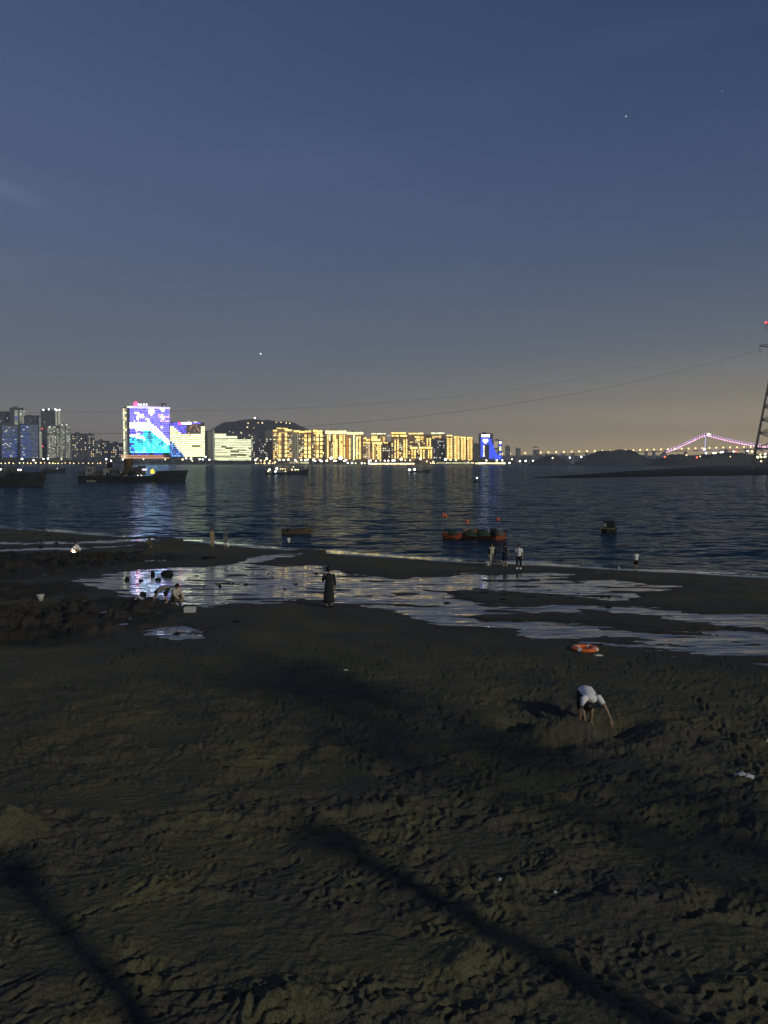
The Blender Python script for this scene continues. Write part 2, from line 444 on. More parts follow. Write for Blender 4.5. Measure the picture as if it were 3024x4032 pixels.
def sand_material():
    m = bpy.data.materials.new('sand'); m.use_nodes = True
    nt = m.node_tree; b = nt.nodes['Principled BSDF']; L = nt.links.new
    t = nt.nodes.new('ShaderNodeTexCoord')
    def noise(sc, det=4):
        n = nt.nodes.new('ShaderNodeTexNoise'); n.inputs['Scale'].default_value = sc; n.inputs['Detail'].default_value = det
        L(t.outputs['Object'], n.inputs['Vector']); return n.outputs[0]
    big, mid, fine = noise(0.55, 5), noise(2.6, 5), noise(38, 4)
    r = nt.nodes.new('ShaderNodeValToRGB'); L(big, r.inputs[0])
    r.color_ramp.elements[0].position, r.color_ramp.elements[1].position = 0.35, 0.68
    r.color_ramp.elements[0].color = (0.068, 0.064, 0.055, 1); r.color_ramp.elements[1].color = (0.110, 0.103, 0.060, 1)  # olive patches put patchy yellow-green light into the random sand tone
    r2 = nt.nodes.new('ShaderNodeValToRGB'); L(mid, r2.inputs[0])
    r2.color_ramp.elements[0].color = (0.72,0.72,0.72,1); r2.color_ramp.elements[1].color = (1.25,1.24,1.15,1)
    mx = nt.nodes.new('ShaderNodeMixRGB'); mx.blend_type = 'MULTIPLY'; mx.inputs[0].default_value = 1
    L(r.outputs[0], mx.inputs[1]); L(r2.outputs[0], mx.inputs[2])
    # wet where the sand lies low: darker, browner and glossier
    wet = nt.nodes.new('ShaderNodeAttribute'); wet.attribute_name = 'wet'; WO = wet.outputs['Fac']
    wm = nt.nodes.new('ShaderNodeMixRGB'); L(WO, wm.inputs[0]); L(mx.outputs[0], wm.inputs[1])
    w2 = nt.nodes.new('ShaderNodeMixRGB'); w2.blend_type = 'MULTIPLY'; w2.inputs[0].default_value = 1
    w2.inputs[1].default_value = (0.050, 0.043, 0.035, 1); L(r2.outputs[0], w2.inputs[2])
    L(w2.outputs[0], wm.inputs[2])
    # weed-dark reef rock
    rf = nt.nodes.new('ShaderNodeAttribute'); rf.attribute_name = 'reef'
    r3 = nt.nodes.new('ShaderNodeMixRGB'); r3.blend_type = 'MULTIPLY'; r3.inputs[0].default_value = 1
    r3.inputs[1].default_value = (0.036, 0.033, 0.028, 1); L(r2.outputs[0], r3.inputs[2])
    wr_ = nt.nodes.new('ShaderNodeMixRGB'); L(rf.outputs['Fac'], wr_.inputs[0]); L(wm.outputs[0], wr_.inputs[1]); L(r3.outputs[0], wr_.inputs[2])
    # grains
    gr = nt.nodes.new('ShaderNodeMapRange'); L(fine, gr.inputs[0]); gr.inputs[1].default_value, gr.inputs[2].default_value, gr.inputs[3].default_value, gr.inputs[4].default_value = 0.3, 0.7, 0.62, 1.38
    gm = nt.nodes.new('ShaderNodeMixRGB'); gm.blend_type = 'MULTIPLY'; gm.inputs[0].default_value = 1; L(wr_.outputs[0], gm.inputs[1]); L(gr.outputs[0], gm.inputs[2])
    L(gm.outputs[0], b.inputs['Base Color'])
    rr = nt.nodes.new('ShaderNodeMapRange'); L(WO, rr.inputs[0]); rr.inputs[3].default_value, rr.inputs[4].default_value = 0.95, 0.62
    L(rr.outputs[0], b.inputs['Roughness']); b.inputs['Specular IOR Level'].default_value = 0.16
    bp = nt.nodes.new('ShaderNodeBump'); bp.inputs['Strength'].default_value = 0.7; bp.inputs['Distance'].default_value = 0.025
    L(fine, bp.inputs['Height'])
    mp_ = nt.nodes.new('ShaderNodeMapping'); L(t.outputs['Object'], mp_.inputs[0]); mp_.inputs['Scale'].default_value = (4.5, 9.0, 4.5); mp_.inputs['Rotation'].default_value = (0,0,-0.2)
    vo = nt.nodes.new('ShaderNodeTexNoise'); vo.noise_type = 'RIDGED_MULTIFRACTAL'; vo.inputs['Scale'].default_value = 1.0; vo.inputs['Detail'].default_value = 4; L(mp_.outputs[0], vo.inputs['Vector'])
    b2 = nt.nodes.new('ShaderNodeBump'); b2.inputs['Strength'].default_value = 0.75; b2.inputs['Distance'].default_value = 0.060
    L(vo.outputs[0], b2.inputs['Height']); L(bp.outputs[0], b2.inputs['Normal'])
    iw = nt.nodes.new('ShaderNodeMapRange'); L(WO, iw.inputs[0]); iw.inputs[3].default_value, iw.inputs[4].default_value = 0.75, 0.12; L(iw.outputs[0], b2.inputs['Strength'])
    L(b2.outputs[0], b.inputs['Normal'])
    return m
SAND = sand_material()
me, used = grid_mesh('beach_sand', Xg, Yg, Zg, SAND)
wet = np.maximum(1-ss(-0.2, 3.2, puddle_sd(Xg, Yg)+0.8*pn(Xg*0.3, Yg*0.3, 15)), 1-ss(1.0, 9.0, y_water(Xg)-Yg))
reef = np.zeros(Xg.shape)
for (ex, ey, ra, rb) in REEFS: reef = np.maximum(reef, 1-ss(0.35, 1.15, ((Xg-ex)/ra)**2+((Yg-ey)/rb)**2+0.5*fbm(Xg*0.5, Yg*0.5, 3, 79)))
at = me.attributes.new('reef', 'FLOAT', 'POINT'); at.data.foreach_set('value', reef.reshape(-1)[used].astype(np.float32))
at = me.attributes.new('wet', 'FLOAT', 'POINT'); at.data.foreach_set('value', wet.reshape(-1)[used].astype(np.float32))
structure(link('beach_sand', me))
# coarse ground underneath and around, so the beach goes on behind and beside the camera
yb = np.concatenate([np.linspace(-60, 5, 14), np.linspace(8, 140, 60)]); xb = np.linspace(-220, 220, 160)
Yb, Xb = np.meshgrid(yb, xb, indexing='ij')
Zb = np.maximum(macro(Xb, Yb), -2.0) - 0.25*ss(0, 6, Yb)
me, _ = grid_mesh('backshore', Xb, Yb, Zb, SAND)
structure(link('backshore', me))

# ------------------------------------------------------------------ water
def water_material(name, layers, base, rough, mirror, calm=False):
    m = bpy.data.materials.new(name); m.use_nodes = True
    nt = m.node_tree; b = nt.nodes['Principled BSDF']; L = nt.links.new
    b.inputs['Base Color'].default_value = base + (1,); b.inputs['Roughness'].default_value = rough
    b.inputs['IOR'].default_value = 1.33; b.inputs['Specular IOR Level'].default_value = 0.18 if calm else 0.9
    t = nt.nodes.new('ShaderNodeTexCoord')
    acc = None
    for (sx, sy, ax, ay, det, rot) in layers:
        mp = nt.nodes.new('ShaderNodeMapping'); L(t.outputs['Object'], mp.inputs[0]); mp.inputs['Scale'].default_value = (sx, sy, 1)
        mp.inputs['Rotation'].default_value = (0, 0, rot)
        n = nt.nodes.new('ShaderNodeTexNoise'); n.inputs['Scale'].default_value = 1; n.inputs['Detail'].default_value = det
        L(mp.outputs[0], n.inputs['Vector'])
        v = nt.nodes.new('ShaderNodeVectorMath'); v.operation = 'SUBTRACT'; L(n.outputs['Color'], v.inputs[0]); v.inputs[1].default_value = (0.5, 0.5, 0.5)
        w = nt.nodes.new('ShaderNodeVectorMath'); w.operation = 'MULTIPLY'; L(v.outputs[0], w.inputs[0]); w.inputs[1].default_value = (ax, ay, 0)
        if acc is None: acc = w.outputs[0]
        else:
            a = nt.nodes.new('ShaderNodeVectorMath'); a.operation = 'ADD'; L(acc, a.inputs[0]); L(w.outputs[0], a.inputs[1]); acc = a.outputs[0]
    if calm:
        at = nt.nodes.new('ShaderNodeAttribute'); at.attribute_name = 'calm'
        mr = nt.nodes.new('ShaderNodeMapRange'); L(at.outputs['Fac'], mr.inputs[0]); mr.inputs[3].default_value, mr.inputs[4].default_value = 1.0, 0.07
        s = nt.nodes.new('ShaderNodeVectorMath'); s.operation = 'SCALE'; L(acc, s.inputs[0]); L(mr.outputs[0], s.inputs['Scale']); acc = s.outputs[0]
        m4 = nt.nodes.new('ShaderNodeMapRange'); L(at.outputs['Fac'], m4.inputs[0]); m4.inputs[3].default_value, m4.inputs[4].default_value = rough, 0.04; pass
    a = nt.nodes.new('ShaderNodeVectorMath'); a.operation = 'ADD'; L(acc, a.inputs[0])
    ge = nt.nodes.new('ShaderNodeNewGeometry'); L(ge.outputs['Normal'], a.inputs[1])
    nn = nt.nodes.new('ShaderNodeVectorMath'); nn.operation = 'NORMALIZE'; L(a.outputs[0], nn.inputs[0])
    # wave faces hide one another, so the surface as a whole mirrors less than a flat sheet would
    gl = nt.nodes.new('ShaderNodeBsdfGlossy'); gl.inputs['Color'].default_value = (0.80,0.91,1.0,1) if calm else (0.95,0.96,1.0,1); gl.inputs['Roughness'].default_value = rough; L(nn.outputs[0], gl.inputs['Normal'])
    df = nt.nodes.new('ShaderNodeBsdfDiffuse'); df.inputs['Color'].default_value = base + (1,)
    fr = nt.nodes.new('ShaderNodeFresnel'); fr.inputs['IOR'].default_value = 1.33; L(nn.outputs[0], fr.inputs['Normal'])
    fm = nt.nodes.new('ShaderNodeMath'); fm.operation = 'MULTIPLY'; L(fr.outputs[0], fm.inputs[0]); fm.inputs[1].default_value = mirror
    mx = nt.nodes.new('ShaderNodeMixShader'); L(fm.outputs[0], mx.inputs[0]); L(df.outputs[0], mx.inputs[1]); L(gl.outputs[0], mx.inputs[2])
    if calm:
        m5 = nt.nodes.new('ShaderNodeMapRange'); L(at.outputs['Fac'], m5.inputs[0]); m5.inputs[3].default_value, m5.inputs[4].default_value = mirror, 1.15; L(m5.outputs[0], fm.inputs[1])
        L(m4.outputs[0], gl.inputs['Roughness'])
    nt.nodes.remove(b); L(mx.outputs[0], nt.nodes['Material Output'].inputs['Surface'])
    return m
SEA = water_material('sea_water', [(0.10,0.36,0.4,1.3,2,0.10), (0.34,1.05,0.6,1.7,2,-0.08), (1.1,3.4,0.6,1.1,3,0.05)], (0.012,0.032,0.052), 0.14, 0.50, True)
POOL = water_material('pool_water', [(0.30,2.4,0.03,0.22,3,0.06), (1.3,9.0,0.05,0.30,3,-0.05)], (0.010,0.010,0.010), 0.04, 1.5)
u2 = np.linspace(-1.3, 1.3, 420)
y2 = 1/np.concatenate([np.linspace(1/44, 1/400, 420)[:-1], np.linspace(1/400, 1/16000, 50)])
Y2, U2 = np.meshgrid(y2, u2, indexing='ij'); X2 = U2*(Y2+6)
Z2 = (0.030*pn(X2*0.16, Y2*0.45, 91) + 0.018*pn(X2*0.5, Y2*1.1, 92))*ss(0.5, 6, Y2-y_water(X2))*(1-ss(150, 320, Y2))
off = Y2 - y_water(X2) + 0.8*pn(X2*0.3, Y2*0.3, 93)
Z2 = Z2 + 0.048*np.clip(1.6-off, 0, 3.5)      # the last wash runs up the sloping sand
me, used = grid_mesh('sea_water', X2, Y2, Z2, SEA)
calm = (1-ss(0.2, 2.4, off)).reshape(-1)[used].astype(np.float32)
at = me.attributes.new('calm', 'FLOAT', 'POINT'); at.data.foreach_set('value', calm)
structure(link('sea_water', me))
# tide pools lie in the hollows
Xs, Ys = Xg[::2, ::2], Yg[::2, ::2]
sds = puddle_sd(Xs, Ys)
k = (sds[:-1,:-1] < 0.30) & (sds[1:,1:] < 0.30) & (sds[1:,:-1] < 0.30) & (sds[:-1,1:] < 0.30)
me, _ = grid_mesh('tide_pool_water', Xs, Ys, lev(Ys), POOL, k)
structure(link('tide_pool_water', me))

# ------------------------------------------------------------------ far shore, hill, islands
LAND_Z = 3.0
LAND = mat('shore_ground', (0.05, 0.052, 0.042), 0.95, 0.4, 0.02)
ROCK = mat('dark_rock', (0.035, 0.034, 0.032), 0.9, 0.5, 0.05)
def far_land(name, x0, x1, yf, depth, material, zt=LAND_Z, seed=1):
    xs = np.linspace(x0, x1, 260); rows = np.array([0, 6, 14, 30, 60, 200, depth])
    prof = np.array([-0.6, 0.7, 1.6, zt, zt, zt, zt])
    Y, X = np.meshgrid(rows, xs, indexing='ij')
    edge = 26*fbm(X*0.004, X*0+seed, 4, seed)
    Z = np.repeat(prof[:, None], len(xs), 1) + 0.3*pn(X*0.03, Y*0.1, seed+2)*(Y > 2)
    Yw = yf + Y + edge*(Y < 100)
    m, _ = grid_mesh(name, X, Yw, Z, material)
    return structure(link(name, m))
xl, xr = at_y(-900, 1820, 2150).x, at_y(2130, 1820, 2150).x
far_land('far_shore', xl, xr, 2140, 1900, LAND, seed=3)

def ridge(name, prof, d, depth, material, seed, base=-1.0, rough=3.0, nx=360, ny=30, base_px=None):
    """terrain whose skyline follows prof (pixels) at distance d"""
    pxs = np.array([p[0] for p in prof], float); pys = np.array([p[1] for p in prof], float)
    c = np.linspace(pxs[0], pxs[-1], nx); top = np.interp(c, pxs, pys)
    xs = np.array([at_y(a, b, d).x for a, b in zip(c, top)]); hz = np.array([at_y(a, b, d).z for a, b in zip(c, top)])
    t = np.linspace(-1, 1, ny)
    T, X = np.meshgrid(t, xs, indexing='ij')
    H = np.repeat(hz[None, :], ny, 0)
    sh = np.cos(T*np.pi/2)**0.8
    n = fbm(X*0.035, T*depth*0.035, 5, seed)
    Z = base + (H-base)*sh + rough*n*sh*np.clip((H-base)/12, 0, 1)
    m, _ = grid_mesh(name, X, d+T*depth, Z, material)
    return structure(link(name, m))
HILLM = mat('hill_scrub', (0.035, 0.040, 0.030), 0.95, 0.5, 0.02)
hill = ridge('hill', [(700,1816),(760,1780),(812,1722),(845,1692),(866,1680),(886,1666),(905,1662),(930,1660),(950,1656),(975,1652),(990,1650),(1010,1652),(1030,1656),(1060,1655),(1080,1658),
      (1098,1663),(1110,1660),(1130,1659),(1150,1664),(1175,1674),(1205,1688),(1240,1700),(1300,1730),(1420,1780),(1560,1818)], 3100, 380, HILLM, 11, 0.0, 3.0)
ridge('far_hill', [(1860,1822),(1980,1800),(2060,1797),(2180,1793),(2300,1795),(2460,1790),(2600,1796),(2760,1792),(2900,1794),(3100,1786),(3500,1800)], 4600, 300, HILLM, 13, 0.0, 6.0)
i1 = ridge('small_island', [(2085,1829),(2105,1812),(2130,1806),(2147,1803),(2150,1794),(2165,1792),(2185,1793),(2198,1799),(2215,1803),(2228,1811),(2236,1822),(2250,1829)], 1900, 40, ROCK, 17, -1, 4.0)
i2 = ridge('scrub_island', [(2260,1829),(2296,1808),(2310,1796),(2340,1788),(2360,1780),(2390,1776),(2420,1773),(2450,1772),(2475,1774),(2495,1778),(2515,1788),(2530,1798),(2556,1806),(2620,1812),(2660,1829)], 1850, 60, HILLM, 19, -1, 5.0)
i3 = ridge('long_island', [(2570,1829),(2600,1808),(2640,1795),(2680,1792),(2720,1795),(2760,1799),(2800,1790),(2840,1783),(2880,1782),(2905,1782),(2925,1787),(2960,1792),(2985,1800),(3060,1806),(3300,1800),(3500,1829)], 1700, 60, HILLM, 23, -1, 5.0)

SPIT = mat('spit_mud', (0.020, 0.021, 0.016), 0.95, 0.35, 0.05, spec=0.05)
spit_far = [(2020,1881),(2150,1877),(2250,1871),(2380,1862),(2480,1855),(2620,1846),(2780,1835),(2900,1830),(3024,1826),(3400,1824)]
spit_near = [(2020,1882),(2150,1882),(2300,1882),(2480,1879),(2700,1875),(2850,1874),(3024,1871),(3400,1866)]
fx = np.interp(np.linspace(2090,3400,160), [p[0] for p in spit_far], [p[1] for p in spit_far])
nx_ = np.interp(np.linspace(2090,3400,160), [p[0] for p in spit_near], [p[1] for p in spit_near])
cols = np.linspace(2090, 3400, 160)
V, Fc = [], []
K = 16
for i, c in enumerate(cols):
    a, b = at_z(c, nx_[i], 0.0), at_z(c, max(fx[i], 1826), 0.0)
    for j in range(K):
        t = j/(K-1); p = a.lerp(b, t**1.6)
        z = -0.3 + (0.7*min(1, 6*t*(1-t)) + 0.35*float(fbm(p.x*0.02, p.y*0.01, 3, 27)))*min(1, i/25)*min(1, 8*min(t, 1-t)+0.15) + 0.28
        V.append((p.x, p.y, z))
for i in range(len(cols)-1):
    for j in range(K-1):
        q = i*K+j; Fc.append((q, q+K, q+K+1, q+1))
structure(link('mud_spit', mesh('mud_spit', V, Fc, SPIT, True)))

# ------------------------------------------------------------------ far buildings
UNIT = {}
def unit(material):
    if material.name not in UNIT:
        b = MB().box((0,0,0), (1,1,1)); UNIT[material.name] = mesh('pane', b.v, b.f, material)
    return UNIT[material.name]
GOLD  = glow('lit_gold', (1.0, 0.66, 0.20), 1.7, var=0.35)
GOLDP = glow('lit_pale_gold', (1.0, 0.71, 0.21), 3.2, var=0.35)
GOLDD = glow('lit_dim_gold', (1.0, 0.60, 0.18), 0.62, var=0.6)  # dim gold emission; on gold facades it stands for their uplight
ORANGE = glow('lit_orange', (1.0, 0.36, 0.08), 0.9)
CREAM = glow('lit_cream', (0.97, 1.0, 0.60), 2.0, var=0.25)
CREAMD = glow('lit_dim_cream', (0.86, 0.88, 0.66), 0.42, var=0.5)
WARM  = glow('lit_warm', (1.0, 0.84, 0.58), 1.1, var=0.6)
COOL  = glow('lit_cool', (0.92, 0.96, 0.86), 0.9, var=0.6)
WHITE = glow('lit_white', (1.0, 0.98, 0.92), 7.0)
REDL  = glow('lit_red', (1.0, 0.05, 0.04), 3.0)
BLUE  = glow('lit_blue', (0.05, 0.10, 1.0), 1.6)
BLUED = glow('lit_dim_blue', (0.16, 0.30, 1.0), 0.38, var=0.4)
BLUEG = glow('lit_grey_blue', (0.45, 0.58, 0.85), 0.20, var=0.4)
CONC = mat('concrete', (0.20, 0.19, 0.18), 0.85, 0.2, 0.05)
CONCD = mat('dark_concrete', (0.085, 0.087, 0.10), 0.8, 0.2, 0.05)
TAN = mat('tan_facade', (0.38, 0.27, 0.15), 0.85, 0.25, 0.05)
GLASSM = mat('dark_glazing', (0.04, 0.045, 0.06), 0.2, 0.2, 0.05, spec=0.6)

class Building:
    def __init__(s, name, label, x0, x1, ytop, d, material, depth=24, extra=0.0, cat='building', group=None, floors=7.8, piers=0, roof=True):
        s.d = d; pc = at_y((x0+x1)/2, 1820, d)
        s.yaw = -math.atan2(pc.x, pc.y) + extra
        s.o = Vector((pc.x, pc.y, 0)); s.n = Vector((math.sin(s.yaw), -math.cos(s.yaw), 0)); s.t = Vector((math.cos(s.yaw), math.sin(s.yaw), 0))
        s.root = thing(name, label, cat, (pc.x, pc.y, LAND_Z), s.yaw, group)
        a, b = s.uv(x0, 1820)[0], s.uv(x1, 1820)[0]
        zt = s.uv((x0+x1)/2, ytop)[1]; s.a, s.b, s.zt, s.depth = a, b, zt, depth
        m = MB().box(((a+b)/2, depth/2, zt/2-0.5), (b-a, depth, zt+1))
        s.m = abs(s.uv(x0+1, 1820)[0]-a)
        if floors:
            h = floors*s.m; k = int(zt/h)
            for i in range(1, k):
                m.box(((a+b)/2, depth/2, i*h), (b-a+0.8, depth+0.8, 0.16*h))
        if piers:
            w = (b-a)/piers
            for i in range(piers+1): m.box((a+i*w, -0.25, zt/2-1), (0.14*w, 0.9, zt+0.6))
        if roof:
            m.box(((a+b)/2, depth/2, zt+0.7), (b-a+1.2, depth+1.2, 1.4))
            m.box(((a*0.6+b*0.4), depth/2, zt+3.0), ((b-a)*0.3, depth*0.5, 5.0))
        m.build('body', material, s.root)
    def uv(s, px, py):
        d = ray(px, py); t = (s.o-ORG).dot(s.n)/d.dot(s.n); p = ORG + d*t
        return (p-s.o).dot(s.t), p.z-LAND_Z
    def rect(s, x0, x1, y0, y1, material, name='window', out=0.5, th=0.8):
        u0, v0 = s.uv(x0, y1); u1, v1 = s.uv(x1, y0)
        if (v0+v1)/2 < 0.4: return None
        return link(name, unit(material), s.root, ((u0+u1)/2, -out, (v0+v1)/2), (0,0,0), (u1-u0, th, v1-v0))
    def cols(s, xs, y0, y1, pitch, w, h, material, name='window', skip=0.0, out=0.5):
        y = y0
        while y < y1:
            for x in xs:
                if rnd.random() >= skip: s.rect(x-w/2, x+w/2, y-h/2, y+h/2, material, name, out)
            y += pitch
    def grid(s, x0, x1, y0, y1, dx, dy, w, h, mats, prob):
        y = y0+dy/2
        while y < y1:
            x = x0+dx/2
            while x < x1:
                if rnd.random() < prob:
                    s.rect(x-w/2+rnd.uniform(-.5,.5), x+w/2, y-h/2, y+h/2, rnd.choice(mats), 'window')
                x += dx
            y += dy
    def roofline(s, x0, x1, y, h, material, step=9, name='roof_light'):
        x = x0
        while x < x1-1:
            w = min(step*rnd.uniform(0.6, 1.0), x1-x); s.rect(x, x+w, y-h/2+rnd.uniform(-1,1), y+h/2, material, name, 1.6, 2.0); x += w+rnd.uniform(0.5, 2.5)
    def lamp(s, px, py, r_px, material, name='roof_lamp'):
        u, v = s.uv(px, py); r = r_px*s.m
        return link(name, lampmesh(material), s.root, (u, -1.5, v), (0,0,0), (r, r, r))
LM = {}
def lampmesh(material):
    if material.name not in LM:
        b = MB().ball((0,0,0), 1.0, 8, 5); LM[material.name] = mesh('lantern', b.v, b.f, material, True)
    return LM[material.name]

# --- the cluster of towers at the left edge
B = Building('apartment_tower', 'dark grey high-rise cut off by the left picture edge, behind blue-lit block', -40, 44, 1621, 2420, CONCD, piers=5)
B.grid(-30, 40, 1640, 1790, 9, 12, 3, 4, [COOL, CREAMD], 0.06)
B = Building('apartment_tower', 'tallest tower near left edge with pale lit upper front and dark core stripe', 45, 100, 1607, 2400, CONCD, piers=4, floors=6)
for xa, xb in ((57,71),(77,86),(88,99)):
    y = 1616
    while y < 1672: B.rect(xa, xb, y, y+4.0, CREAMD if rnd.random() < .8 else COOL, 'window'); y += 6
B.rect(58, 70, 1640, 1652, BLUED, 'light_panel_or_lit_face', 0.9)
B = Building('apartment_tower', 'dark flat-topped tower with overhanging roof right of the tallest left tower', 100, 157, 1640, 2380, CONCD, piers=5, floors=6)
B.rect(98, 159, 1636, 1640, CONCD, 'roof_slab', 2, 5); B.grid(104, 142, 1646, 1670, 8, 7, 3, 3, [CREAMD], 0.15)
def striped(B, x0, x1, y0, y1, pitch, bluef):
    y = y0
    while y < y1:
        x = x0
        while x < x1:
            w = min(rnd.uniform(6, 11), x1-x); f = bluef(x, y); r = rnd.random()
            B.rect(x, x+w*0.88, y, y+pitch*0.55, BLUED if r < f else (BLUEG if r < 0.93 else COOL), 'window'); x += w
        y += pitch
B = Building('apartment_block', 'blue floodlit slab block at far left with grey striped balconies', 7, 72, 1673, 2290, CONCD, piers=3, floors=4.2)
striped(B, 9, 70, 1677, 1800, 5.2, lambda x, y: 0.15 + 0.75*(y-1677)/123*(1.2 if x < 20 or x > 45 else 0.7))
B = Building('apartment_block', 'blue floodlit slab block second from left with bright blue left half', 80, 152, 1671, 2285, CONCD, piers=3, floors=4.2)
striped(B, 82, 150, 1675, 1800, 5.2, lambda x, y: 0.75 if x < 112 else (0.45 if x < 125 and y > 1730 else 0.08))
B = Building('lit_strip_block', 'slim pale lit strip between blue block and dark tower', 155, 165, 1702, 2300, CONC, floors=0, roof=False, depth=10)
B.rect(157, 164, 1704, 1804, CREAMD, 'light_strip'); B.lamp(159, 1706, 3, COOL)  # side strip drawn as an emissive panel
B = Building('apartment_tower', 'tall dark tower with white roof lamps and pale lit right edge', 166, 237, 1615, 2370, CONCD, piers=6, floors=4.6)
for xa, xb in ((219,225),(230,236)): B.rect(xa, xb, 1618, 1676, CREAMD, 'light_strip')
for x, y in ((171,1614),(192,1612),(218,1612),(223,1615),(234,1614)): B.lamp(x, y, 3.2, WHITE)
for x, y in ((166,1688),(168,1757)): B.lamp(x, y, 3.0, REDL)
B.grid(170, 215, 1622, 1670, 10, 9, 3, 3, [COOL], 0.05)
for nm, x0, x1, yt, parts in (('pale lit apartment block with three window bays left of its taller twin', 187, 233, 1682, ((188,207),(210,222),(224,232))),
                              ('pale lit apartment block, brighter twin beside dim warm-windowed flats', 236, 280, 1673, ((238,256),(260,278)))):
    B = Building('apartment_block', nm, x0, x1, yt, 2270, CONC, floors=4.4, piers=0)
    for xa, xb in parts:
        y = yt+3
        while y < 1802:
            x = xa
            while x < xb-2:
                if rnd.random() < 0.8: B.rect(x, x+4.6, y, y+3.1, CREAMD if rnd.random() < .84 else COOL, 'window')
                x += 5.6
            y += 5.4
    for x in (x0+8, (x0+x1)/2+4): B.rect(x-4, x+4, yt-3, yt+2, COOL, 'roof_light', 1.4, 2)
for nm, x0, x1, yt, pr in (('dim block of flats with scattered warm windows beside the pale twins', 282, 344, 1709, .32),
                       ('narrow dim block of flats with one reddish window column', 346, 374, 1710, .40),
                       ('low dim block of flats with scattered warm windows', 376, 432, 1737, .34),
                       ('dim block of flats just left of the giant screen building', 434, 489, 1746, .34)):
    B = Building('flats', nm, x0, x1, yt, 2330, CONCD, floors=6, piers=4)
    B.grid(x0+2, x1-2, yt+5, 1802, 8, 8.5, 3.6, 4.2, [WARM, WARM, COOL, GOLD, CREAMD], pr)

# --- LED screens: each storey is a strip, its colour picture set segment by segment
def led_material():
    m = bpy.data.materials.new('led_strip'); m.use_nodes = True
    nt = m.node_tree; b = nt.nodes['Principled BSDF']
    a = nt.nodes.new('ShaderNodeAttribute'); a.attribute_name = 'led'
    nt.links.new(a.outputs['Color'], b.inputs['Emission Color']); b.inputs['Emission Strength'].default_value = 1.5
    b.inputs['Base Color'].default_value = (0.02,0.02,0.03,1)
    m.cycles.emission_sampling = 'AUTO'
    return m
LED = led_material()
def led_screen(B, x0, x1, y0, y1, rows, nseg, fn, fill=0.62):
    for r in range(rows):
        va, vb = r/rows, (r+fill)/rows
        ya, yb = y0+(y1-y0)*va, y0+(y1-y0)*vb
        V, Fc, C = [], [], []
        for sgm in range(nseg):
            c = fn((sgm+.5)/nseg, (r+.5)/rows)
            if c is None: continue
            xa, xb = x0+(x1-x0)*sgm/nseg, x0+(x1-x0)*(sgm+1)/nseg
            u0, w0 = B.uv(xa, yb); u1, w1 = B.uv(xb, ya); k = len(V)
            V += [(u0,-0.9,w0),(u1,-0.9,w0),(u1,-0.9,w1),(u0,-0.9,w1),(u0,-0.1,w0),(u1,-0.1,w0),(u1,-0.1,w1),(u0,-0.1,w1)]
            Fc += [(k,k+1,k+2,k+3),(k+3,k+2,k+6,k+7),(k+1,k,k+4,k+5)]; C += [c]*12
        if not V: continue
        me = mesh('led_strip', V, Fc, LED)
        at = me.attributes.new('led', 'FLOAT_COLOR', 'CORNER')
        at.data.foreach_set('color', [q for c in C for q in (c[0], c[1], c[2], 1.0)])
        link('led_strip', me, B.root)
def jit(c, a=0.25):
    k = 1+rnd.uniform(-a, a); return tuple(q*k for q in c)
PUR, WHT, CYA, TEA, NAV = (0.42,0.36,2.0), (5.0,5.0,5.6), (0.08,1.9,2.6), (0.02,0.5,0.75), (0.05,0.10,0.9)
def scr1(u, v):
    n = float(fbm(u*7, v*9, 3, 301)); n2 = float(fbm(u*20, v*24, 2, 305))
    if (abs(u-.54)/0.07)**2 + ((v-.065)/.085)**2 < 1+0.4*n2: return jit(WHT)
    for (a, b, r) in ((.16,.12,.03),(.22,.17,.05),(.31,.18,.045),(.19,.25,.04),(.22,.33,.035),(.42,.24,.03),(.47,.27,.025),(.12,.27,.02),(.6,.08,.03),(.82,.02,.05),(.83,.20,.05),(.80,.42,.02)):
        if math.hypot(u-a, v-b) < r*(1+.5*n2): return jit(WHT)
    c = float(np.interp(u, [0,.2,.4,.55,.68,.8,.92,1.0], [.385,.385,.385,.42,.51,.60,.685,.75]))
    th = float(np.interp(u, [0,.3,.5,.7,1], [.065,.075,.08,.09,.045]))
    if abs(v-c-0.02*n) < th: return jit(WHT) if n2 > -.75 else jit((2.4,2.0,3.2))
    if v > c:
        if u < .35 and v < c+.17: return jit((.32,.24,1.9) if n > -.2 else (1.6,1.3,2.6))
        if abs(v-.585-.25*(u-.1)-.02*n) < .025 and u < .38: return jit(WHT)
        if .35 < u < .62 and v < .56: return jit(CYA if n > -.1 else TEA)
        if v > .965: return jit(NAV) if n > 0 else None
        if u < .13 and n2 > -.1 or (v < .8 and n < -.35): return jit(NAV if u < .2 else TEA)
        if n > .3: return jit((.5,2.2,3.2))
        return jit(CYA, .35)
    if n2 < -.62: return jit((.12,.08,1.1))
    if u > .72 and .14 < v < .3 and n > 0: return jit((1.5,.9,2.8))
    return jit(PUR, .3)
YEL = (2.1, 2.15, 1.1)
def scr2(u, v):
    n = float(fbm(u*6, v*9, 3, 401)); n2 = float(fbm(u*22, v*24, 2, 405))
    if u > .885:
        return jit(YEL, .2) if v > .11 else None
    if v < .33 and u > .46 and v > .08:
        return jit((.10,.06,.05)) if n2 < .45 else jit((1.0,.5,.3))
    if v < .33:
        if .13 < v and u < .30*(v-.05)/.25: return jit(YEL, .3)
        return jit((.28,.22,1.6), .5) if n2 > -.35 else None
    if u < .42 and v > .52+1.12*u:
        return jit((.05,.12,.55), .5) if n2 < .15 else jit((.3,.8,1.9))
    if .62 < u < .88 and .68 < v < .75: return jit((.28,.30,.08))
    if n2 < -.72: return jit((.5,.52,.2))
    return jit(YEL, .25)
